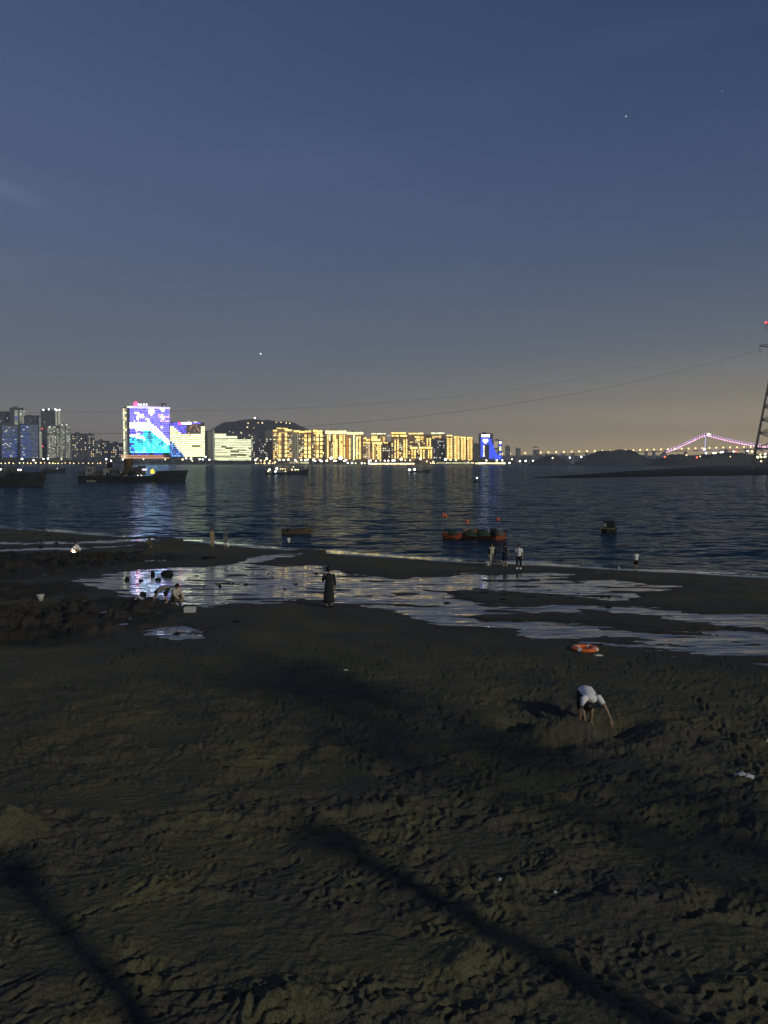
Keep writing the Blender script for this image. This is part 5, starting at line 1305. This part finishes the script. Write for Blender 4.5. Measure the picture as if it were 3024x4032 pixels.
def person(label, loc, rz, pose, H=1.67, top='white', sleeve=.5, bottom='dark', leg=1.0, skirt=None, hair='short', shoes=None, over=None, group=None):
    t = thing('person', label, 'person', loc, rz, group); t.scale = (H/1.67,)*3
    J = pose; lerp = lambda a, b, q: tuple(x+(y-x)*q for x, y in zip(J[a], J[b]))
    names = ['pel','wai','che','nek','hl','hm','ht']; rad = [.095,.080,.085,.050,.062,.088,.062]
    V = [J[n] for n in names]; E = [(i,i+1) for i in range(6)]; Rd = list(rad)
    for s in 'lr':
        k = len(V); V += [J['sh'+s], J['el'+s], J['wr'+s], J['pa'+s]]; Rd += [.058,.042,.028,.030]; E += [(2,k),(k,k+1),(k+1,k+2),(k+2,k+3)]
        d = (Vector(J['pa'+s])-Vector(J['wr'+s])).normalized(); side = d.cross(Vector((0,1,0)))
        if side.length < .1: side = d.cross(Vector((1,0,0)))
        side.normalize(); p0 = Vector(J['pa'+s]); fwd = side.cross(d)
        for q, (o_, ln) in enumerate(((-.03,.055),(-.01,.075),(.01,.08),(.03,.065))):
            i = len(V); V += [tuple(p0+side*o_+d*.03), tuple(p0+side*o_*1.15+d*(.03+ln)+fwd*.02)]; Rd += [.010,.008]; E += [(k+3,i),(i,i+1)]
        i = len(V); V += [tuple(Vector(J['wr'+s]).lerp(p0,.6)+side*-.045), tuple(p0+side*-.07+d*.02)]; Rd += [.011,.009]; E += [(k+3,i),(i,i+1)]
        k = len(V); V += [J['hi'+s], J['kn'+s], J['an'+s], J['to'+s]]; Rd += [.088,.058,.040,.034]; E += [(0,k),(k,k+1),(k+1,k+2),(k+2,k+3)]
    hm, hl, ht = Vector(J['hm']), Vector(J['hl']), Vector(J['ht'])
    up = (ht-hl).normalized(); side = Vector((1,0,0)); fw = side.cross(up).normalized()      # face direction
    i = len(V); V += [tuple(hm+fw*.105-up*.02)]; Rd += [.014]; E += [(5,i)]
    for s in (-1,1): i = len(V); V += [tuple(hm+side*.098*s-up*.01)]; Rd += [.016]; E += [(5,i)]
    body = skin('body', V, E, Rd, SKIN, t)
    # hair
    hb = MB(); q = Matrix((side, fw, up)).transposed()
    hv = MB().ball((0,0,0), .112, 12, 8)
    pts = [(q @ Vector((v[0], v[1]*1.05, v[2]*1.02))) for v in hv.v]
    V = []
    for v, p in zip(hv.v, pts):
        f = 1.0 if (v[2] > .02 or v[1] < .02) else .80
        V.append(tuple(hm + up*.022 - fw*.012 + p*f))
    hb.add(V, hv.f)
    if hair == 'long': hb.tube([tuple(hm-fw*.06+up*.05), tuple(hm-fw*.11-up*.08), tuple(hm-fw*.11-up*.26)], .085, 8, .05)
    if hair == 'bun': hb.ball(tuple(hm+up*.13-fw*.05), .06, 8, 6)
    if hair == 'cap': hb.lathe([(.125,-.01),(.20,-.02),(.20,0),(.125,.02)], 12, tuple(hm+up*.06))
    hb.build('hair', HAIR, t, smooth=True)
    # clothes are lofted round the limbs they cover
    def loft(mb, pts, rads, n=12):
        pts = [Vector(p) for p in pts]; k0 = len(mb.v); m_ = len(pts)
        for i, p in enumerate(pts):
            d = (pts[min(i+1,m_-1)]-pts[max(i-1,0)]).normalized(); sx = Vector((1,0,0)) - d*d.x
            if sx.length < .2: sx = Vector((0,0,1)) - d*d.z
            sx.normalize(); sy = d.cross(sx); w, dp_ = rads[i] if isinstance(rads[i], tuple) else (rads[i], rads[i])
            for j in range(n):
                a_ = 2*math.pi*j/n; f = 1+.035*math.sin(3*a_+i*1.7); mb.v.append(tuple(p+sx*(w*f*math.cos(a_))+sy*(dp_*f*math.sin(a_))))
        for i in range(m_-1):
            for j in range(n): q = k0+i*n; mb.f.append((q+j, q+(j+1)%n, q+n+(j+1)%n, q+n+j))
        mb.f.append(tuple(k0+j for j in range(n))[::-1]); mb.f.append(tuple(k0+(m_-1)*n+j for j in range(n)))
    if top:
        mb = MB(); shm = tuple((a_+b_)/2 for a_, b_ in zip(J['shl'], J['shr']))
        mid = tuple((a_+b_)/2 for a_, b_ in zip(J['che'], shm))
        low = tuple(p+(p-w)*.25 for p, w in zip(J['pel'], J['wai']))
        loft(mb, [low, J['pel'], lerp('pel','wai',.5), J['wai'], lerp('wai','che',.5), J['che'], mid, lerp('che','nek',.82), lerp('che','nek',1.0)],
             [(.158,.125),(.158,.125),(.152,.120),(.150,.118),(.158,.122),(.172,.128),(.185,.118),(.120,.085),(.062,.058)], 16)
        for s in 'lr':
            sh = Vector(J['sh'+s]); inn = sh.lerp(Vector(J['che']), .35); pts = [tuple(inn), tuple(sh)]; rr_ = [.085,.074]
            e_ = min(sleeve*2, 1)
            if e_ > .2: pts += [lerp('sh'+s,'el'+s,e_*.5), lerp('sh'+s,'el'+s,e_)]; rr_ += [.066,.062]
            if sleeve > .5: pts += [lerp('el'+s,'wr'+s,(sleeve-.5)*2)]; rr_ += [.048]
            loft(mb, pts, rr_, 10)
        mb.build('shirt', CL[top], t, smooth=True)
    if skirt:
        z0 = Vector(J['wai']); z1 = (Vector(J['knl'])+Vector(J['knr']))/2; n = 18; V, Fc = [], []
        lo = Vector((z0.x, z0.y, z0.z+(z1.z-z0.z)*skirt[1]))
        for i in range(9):
            c = z0.lerp(lo, i/8); rr_ = .155+(skirt[2]-.155)*(i/8)
            for j in range(n):
                a_ = 2*math.pi*j/n; w = rr_*(1+.07*math.sin(5*a_)*i/8); V.append((c.x+w*math.cos(a_), c.y+w*.85*math.sin(a_), c.z))
        for i in range(8):
            for j in range(n): Fc.append((i*n+j, i*n+(j+1)%n, (i+1)*n+(j+1)%n, (i+1)*n+j))
        o = link('skirt', mesh('skirt', V, Fc, CL[skirt[0]], True), t); md = o.modifiers.new('thickness','SOLIDIFY'); md.thickness = .012
    if bottom:
        mb = MB()
        loft(mb, [lerp('pel','wai',.7), J['pel'], tuple((a_+b_)/2 for a_, b_ in zip(J['hil'], J['hir']))], [(.140,.110),(.148,.120),(.135,.115)], 14)
        for s in 'lr':
            top_ = Vector(J['hi'+s]).lerp(Vector(J['pel']), .5)
            if leg <= .55: loft(mb, [tuple(top_), J['hi'+s], lerp('hi'+s,'kn'+s,leg), lerp('hi'+s,'kn'+s,leg*1.9)], [.10,.105,.095,.092], 10)
            else: loft(mb, [tuple(top_), J['hi'+s], lerp('hi'+s,'kn'+s,.5), J['kn'+s], lerp('kn'+s,'an'+s,(leg-.5)*.95), lerp('kn'+s,'an'+s,(leg-.5)*1.9)], [.10,.105,.092,.078,.070,.062], 10)
        mb.build('trousers', CL[bottom], t, smooth=True)
    if shoes:
        for s in 'lr':
            a, b = Vector(J['an'+s]), Vector(J['to'+s]); mm = MB().ball((0,0,0), .075, 10, 6, 1.0, 1.9, .75)
            c = (a*.35+b*.65); mm.build('shoe', CL[shoes], t, True, loc=(c.x, c.y, .055))
    if over:
        for s, sg in (('l',-1),('r',1)):
            V = [lerp('che','sh'+s,.9), J['el'+s], J['wr'+s]]; skin('jacket_sleeve', V, [(0,1),(1,2)], [.095,.085,.07], CL[over], t, 0)
    return t
def pose(base, **kw): d = dict(base); d.update(kw); return d
def put(px, py): return on_sand(px, py)
WALK = pose(STAND, knl=(-.10,-.08,.48), anl=(-.10,.02,.09), tol=(-.11,-.13,.04), knr=(.10,.02,.48), anr=(.10,.12,.08), tor=(.11,-.03,.03))
PHONE = pose(STAND, elr=(.25,-.10,1.14), wrr=(.16,-.30,1.22), par=(.14,-.34,1.28), hm=(0,-.05,1.59))
person('person in a tan top and trousers standing at the water edge, looking along the shore', put(836,2156), R(60), STAND, 1.58, 'tan', .5, 'tan', 1.0)
person('person in dark checked clothes standing just behind the small crouching child', put(889,2146)+Vector((0,0,-.02)), R(20), PHONE, 1.42, 'check', .9, 'grey', .9)
person('small child in white crouching on the sand beside the checked person', put(896,2160), R(-40), CROUCH, 1.15, 'white', .5, 'cream', .5)
person('child in a white top wading at the water edge below the wooden boat', put(1137,2151), R(170), STAND, .98, 'white', .5, 'black', .45, ('white',.62,.19), 'long')
person('person in beige trousers with dark open jacket beside a white bucket', put(1936,2232), R(10), WALK, 1.60, 'cream', .5, 'cream', 1.0, None, 'cap', None, 'black')
person('person in a sleeveless dark dress looking out at the water, middle of three', put(1988,2230), R(165), pose(STAND, elr=(.20,.05,1.14), wrr=(.10,.14,1.12), par=(.06,.16,1.12)), 1.56, 'navy', .06, None, 1.0, ('navy',1.02,.20), 'bun', 'cream')
person('person in a loose white T-shirt, black trousers and white shoes, right of three', put(2043,2240), R(-30), pose(WALK, ell=(-.24,-.06,1.14), wrl=(-.10,-.20,1.06), pal=(-.05,-.24,1.08)), 1.62, 'white', .45, 'black', .85, None, 'long', 'white')
person('child in a white T-shirt and dark shorts standing alone at the right waterline', put(2504,2243), R(180), pose(STAND, ell=(-.22,-.12,1.14), wrl=(-.10,-.26,1.12), pal=(-.05,-.29,1.14), elr=(.22,-.12,1.14), wrr=(.10,-.26,1.12), par=(.05,-.29,1.14)), 1.30, 'white', .45, 'black', .48)
person('woman in a long dark dress holding a phone, seen from behind by the tide pool', put(1296,2392), R(188), pose(PHONE, hm=(.02,-.04,1.59)), 1.72, 'dark', .9, None, 1.0, ('dark',1.42,.22), 'bun', 'black')
person('person in a white shirt bending down to dig in the sand', put(2312,2868), R(0), BEND, 1.62, 'white', .30, 'dark', .5)
person('person in a grey-white shirt stooping over the pool, left of the pair', put(642,2376), R(-70), pose(BEND, wrl=(-.12,-.45,.30), wrr=(.16,-.45,.30), elr=(.22,-.32,.52), par=(.14,-.48,.22)), 1.45, 'grey', .5, 'dark', .5)
person('person in a pale shirt crouching beside the stooping one, right of the pair', put(690,2380), R(55), CROUCH, 1.55, 'cream', .9, 'olive', 1.0)
person('person in a white shirt crouching over a lit lantern on the dark rocks', put(306,2178), R(-50), CROUCH, 1.60, 'white', .9, 'tan', .9)
person('person in olive clothes crouching on the sandbar below the screen reflection', put(585,2160), R(40), CROUCH, 1.45, 'olive', .9, 'olive', 1.0)
# lantern at the rocks, lit
p = put(288, 2182); t = thing('lantern', 'bright hand lantern glowing on the dark rocks by a crouching person', 'lantern', p)
MB().lathe([(.09,0),(.09,.04),(.05,.05)], 10).build('base', DARK, t); MB().lathe([(.06,.05),(.10,.12),(.10,.22),(.06,.28)], 10).build('globe', glow('lantern_globe', (1.0,.80,.62), 30.0, True), t, True); MB().tube([(-.08,0,.25),(-.05,0,.38),(.05,0,.38),(.08,0,.25)], .01).build('handle', DARK, t)

# ------------------------------------------------------------------ small things on the sand
WPL = mat('white_plastic', (.62,.62,.60), .5, .1, 6.0)
p = put(1919, 2228); t = thing('bucket', 'round white bucket on the sand beside the person in beige trousers', 'bucket', p); MB().lathe([(.14,0),(.18,.28),(.185,.30),(.165,.30),(.13,.03)], 14).build('pail', WPL, t, True); MB().tube([(-.17,0,.28),(-.12,0,.40),(.12,0,.40),(.17,0,.28)], .01).build('handle', CABD, t)
p = put(2437, 2242); t = thing('bottle', 'white plastic bottle standing on the sand near the lone child', 'bottle', p); MB().lathe([(.05,0),(.055,.02),(.055,.15),(.025,.2),(.025,.22)], 12).build('body', WPL, t, True); MB().lathe([(.028,.22),(.028,.25)], 10).build('cap', WPL, t)
p = put(160, 2366); t = thing('bucket', 'small white cup-like bucket standing alone on dark sand at left', 'bucket', p); MB().lathe([(.10,0),(.16,.26),(.165,.28),(.145,.28),(.09,.03)], 14).build('pail', WPL, t, True); MB().lathe([(.166,.25),(.172,.26),(.172,.28),(.166,.29)], 14).build('rim', WPL, t, True)
p = put(748, 2410); t = thing('basket', 'pale plastic basket on the sand right of the crouching pair', 'basket', p)
for a, b, c, d in ((0,-.15,.42,.02),(0,.15,.42,.02),(-.21,0,.02,.3),(.21,0,.02,.3)):
    for z in (.04,.11,.18): MB().box((a,b,z),(c,d,.035)).build('slat', WPL, t)
MB().box((0,0,.012),(.42,.3,.02)).build('floor', WPL, t)
for x in (-.2,-.1,0,.1,.2):
    for y in (-.15,.15): MB().box((x,y*1.03,.1),(.025,.02,.2)).build('post', WPL, t)
def scrap(label, px, py, sx, sy, h, seed, material=WPL, rz=0.0, name='plastic_bag', cat='litter'):
    p = put(px, py); n = 9; V, Fc = [], []
    for i in range(n):
        for j in range(n):
            x, y = (i/(n-1)-.5)*sx, (j/(n-1)-.5)*sy; e = min(i, j, n-1-i, n-1-j)/2
            k = 1+.3*float(pn(i*.6+seed, j*.6, seed)); V.append((x*k, y*k, .012+h*min(1,e)*(.5+.6*float(pn(i*.8, j*.8+seed, seed+1)))))
    for i in range(n-1):
        for j in range(n-1): q = i*n+j; Fc.append((q, q+n, q+n+1, q+1))
    t = thing(name, label, cat, p, rz, data=mesh(name, V, Fc, material, True)); md = t.modifiers.new('thickness','SOLIDIFY'); md.thickness = .006
scrap('crumpled white plastic bag on dark sand near the right edge', 2932, 3060, .34, .20, .10, 3, rz=-.4)
scrap('pale flat sheet lying on the dark sand below the small pools', 422, 2474, .9, .35, .10, 5, mat('pale_sheet', (.42,.42,.42), .7, .15, 6.0), name='plastic_sheet')
scrap('pale crumpled bag just left below the crouching pair', 548, 2396, .35, .3, .22, 7, mat('lilac_bag', (.36,.34,.40), .6, .15, 6.0))
scrap('small white scrap in front of the orange life ring', 2356, 2582, .26, .14, .05, 9)
scrap('tiny white scrap on trodden sand in the lower middle', 1972, 3465, .09, .06, .03, 11); scrap('tiny pale scrap below the lower-middle scrap', 2186, 3515, .05, .05, .03, 13)
scrap('small white scrap on smooth sand below the woman', 1360, 2640, .16, .1, .04, 15)
p = put(3010, 2926); t = thing('sandal', 'white-soled dark sandal cut by the right edge of the picture', 'sandal', p, R(5))
MB().box((0,0,.025),(.30,.11,.035)).box((.08,0,.055),(.12,.10,.02)).build('sole', WPL, t); MB().tube([(-.02,-.05,.04),(.02,0,.11),(-.02,.05,.04)], .018).build('strap', DARK, t)
# life ring
p = put(2303, 2560); ORG_M = mat('ring_orange', (.85,.17,.04), .45, .12, 4.0)
t = thing('life_ring', 'orange life ring with white bands lying on the sand', 'life ring', p, .3)
def torus(r, q, a0, a1, n=40, m_=10, k=1.0):
    mb = MB(); c = max(3, int(n*(a1-a0)/6.283))
    for i in range(c+1):
        a = a0+(a1-a0)*i/c
        for j in range(m_):
            b = 2*math.pi*j/m_; mb.v.append(((r+q*k*math.cos(b))*math.cos(a), (r+q*k*math.cos(b))*math.sin(a), q*.48+q*k*.48*math.sin(b)))
    for i in range(c):
        for j in range(m_): mb.f.append((i*m_+j, (i+1)*m_+j, (i+1)*m_+(j+1)%m_, i*m_+(j+1)%m_))
    return mb
torus(.31,.125,0,2*math.pi,48).build('ring', ORG_M, t, True)
for a in (.6, 2.17, 3.74, 5.31): torus(.31,.125,a-.14,a+.14,48,10,1.05).build('reflective_band', mat('reflective_white', (.9,.9,.85), .25, .05, 8.0), t, True)
# rocks
RK = mat('pool_rock', (0.018,0.017,0.016), .92, .5, 3.0, bump=.4, spec=.12)
RM = []
for q in range(6):
    bm = bmesh.new(); bmesh.ops.create_icosphere(bm, subdivisions=2, radius=1.0)
    g = np.random.default_rng(40+q)
    for v in bm.verts:
        n = float(fbm(v.co.x*1.3+q*5, v.co.y*1.3+v.co.z*1.7, 3, 90+q)); v.co *= 1+.38*n
        if v.co.z < -.3: v.co.z = -.3
    me = bpy.data.meshes.new('rock'); bm.to_mesh(me); bm.free(); me.materials.append(RK); RM.append(me)
def rock(px, py, w_px, h_px, label, group, rz=None):
    p = put(px, py); d = p.y; w = w_px/F*d/2; h = h_px/F*d
    t = thing('rock', label, 'rock', (p.x, p.y, p.z-.02), rz if rz is not None else rnd.uniform(0,6.28), group, RM[rnd.randrange(6)]); t.scale = (w, w*.8, max(h*.55, .05))
for px, py, w, h, lab in ((500,2284,22,30,'dark upright rock at the pink edge of the pool reflection'),(602,2264,20,36,'dark pointed rock standing in the blue pool reflection'),(660,2262,52,34,'broad dark rock at the far side of the blue pool reflection'),
     (555,2288,22,14,'small dark rock in the blue pool reflection between two others'),(622,2286,32,26,'jagged dark rock in the middle of the blue pool reflection'),(562,2344,38,30,'blocky dark rock at the near edge of the blue pool reflection'),(588,2358,32,14,'low flat dark rock beside the blocky rock'),
     (695,2498,34,20,'dark rock inside the small near pool'),(858,2302,26,12,'dark rock in the yellow pool reflection'),(866,2312,16,24,'narrow dark rock in the yellow pool reflection'),(2395,2392,34,12,'dark rock at the far edge of the middle rivulet'),(2158,2330,44,16,'dark rock in the upper right pool'),
     (1762,2380,50,16,'dark rock where the rivulet narrows, right of the woman'),(820,2200,56,24,'round dark rock on the sandbar above the pool'),(930,2448,40,12,'low dark stone on the sand right of the small pool'),(2940,2762,24,16,'single dark stone on smooth sand near the right edge')):
    rock(px, py, w, h, lab, None)
rr = random.Random(31)
for i in range(46):
    px = rr.uniform(-60, 540); py = 2178+rr.uniform(0,62)*(1-.3*px/540); rock(px, py, rr.uniform(14,46), rr.uniform(10,26), 'dark rock in the low reef across the far left of the beach', 'rocks of the low reef')
for i in range(26):
    px = rr.uniform(-40, 420); py = 2385+rr.uniform(0,130); rock(px, py, rr.uniform(24,70), rr.uniform(12,34), 'dark rock in the outcrop on the near left of the beach', 'rocks of the near outcrop')
for i in range(14):
    px = rr.uniform(-40, 330); py = rr.uniform(2100, 2165); rock(px, py, rr.uniform(10,26), rr.uniform(6,12), 'small dark stone in the far left tidal streaks', 'stones in the tidal streaks')
for i in range(18):
    px = rr.uniform(1900, 2480); py = rr.uniform(2300, 2362); rock(px, py, rr.uniform(12,44), rr.uniform(6,12), 'flat dark stone in the upper right pool', 'stones of the upper right pool')
for i in range(16):
    px = rr.uniform(760, 1280); py = rr.uniform(2240, 2370); rock(px, py, rr.uniform(10,30), rr.uniform(5,13), 'small dark stone in the yellow-lit pool', 'stones of the yellow-lit pool')

# ------------------------------------------------------------------ behind the camera: what throws the long soft shadows over the sand
def shadow_post(px, py, dist, label, r, h):
    p = at_z(px, py, 1.3); x, y = p.x+SUN_AZ[0]*dist, p.y+SUN_AZ[1]*dist; z = float(macro(np.array([x]), np.array([y]))[0])
    t = thing('promenade_post', label, 'post', (x, y, z))
    MB().lathe([(r*2,0),(r*2,.3),(r*1.2,.5),(r,1.0),(r*.9,h)], 12).build('shaft', POLE, t, True); MB().box((0,0,h+.1),(r*3,r*3,.3)).build('cap', POLE, t)
    return t
shadow_post(1330, 3410, 13, 'thick post out of view that throws the slanting shadow in the lower middle', .22, 5.0)
shadow_post(80, 3550, 13, 'post out of view that throws the slanting shadow at the lower left', .17, 5.0)
p = at_z(2100, 3050, 1.3); x, y = p.x+SUN_AZ[0]*22, p.y+SUN_AZ[1]*22
t = thing('shade_tree', 'tree out of view that throws the broad dark shadow over the right sand', 'tree', (x, y, 1.2))
tm = MB().tube([(0,0,0),(.1,.1,2.0),(0,0,4.2),(.2,0,6.0)], .34, 8, .16)
for a in range(7):
    an = a*.9; tm.tube([(0,0,3.2+a*.35),(1.2*math.cos(an),1.2*math.sin(an),4.6+a*.35),(2.2*math.cos(an),2.2*math.sin(an),5.4+a*.4)], .11, 5, .04)
tm.build('trunk', mat('bark', (.07,.055,.04), .9, .3, 4.0), t)
g = random.Random(3); bl = []
for i in range(40):
    a, q = g.uniform(0,6.28), g.uniform(.2,2.8); bl.append((q*math.cos(a), q*math.sin(a), g.uniform(4.0,12.5), g.uniform(.7,1.2), g.uniform(.7,1.2), g.uniform(.6,1.0)))
V, Fc = leaf_cloud(bl, 44, .15, 77); link('crown', mesh('crown', V, Fc, mat('tree_leaf', (.05,.075,.03), .8, .4, 3.0)), t)

# ------------------------------------------------------------------ evening haze
hz = MB().box((0, 2750, 120), (12000, 5700, 246)).build('haze', None)
hz['kind'] = 'stuff'; hz['label'] = 'thin evening haze over the bay'
hm_ = bpy.data.materials.new('haze'); hm_.use_nodes = True; nt = hm_.node_tree; nt.nodes.clear()
pv = nt.nodes.new('ShaderNodeVolumePrincipled'); pv.inputs['Color'].default_value = (.80,.85,.95,1); pv.inputs['Density'].default_value = 0.00019; pv.inputs['Anisotropy'].default_value = 0.2
ou = nt.nodes.new('ShaderNodeOutputMaterial'); nt.links.new(pv.outputs[0], ou.inputs['Volume'])
hz.data.materials.clear(); hz.data.materials.append(hm_)
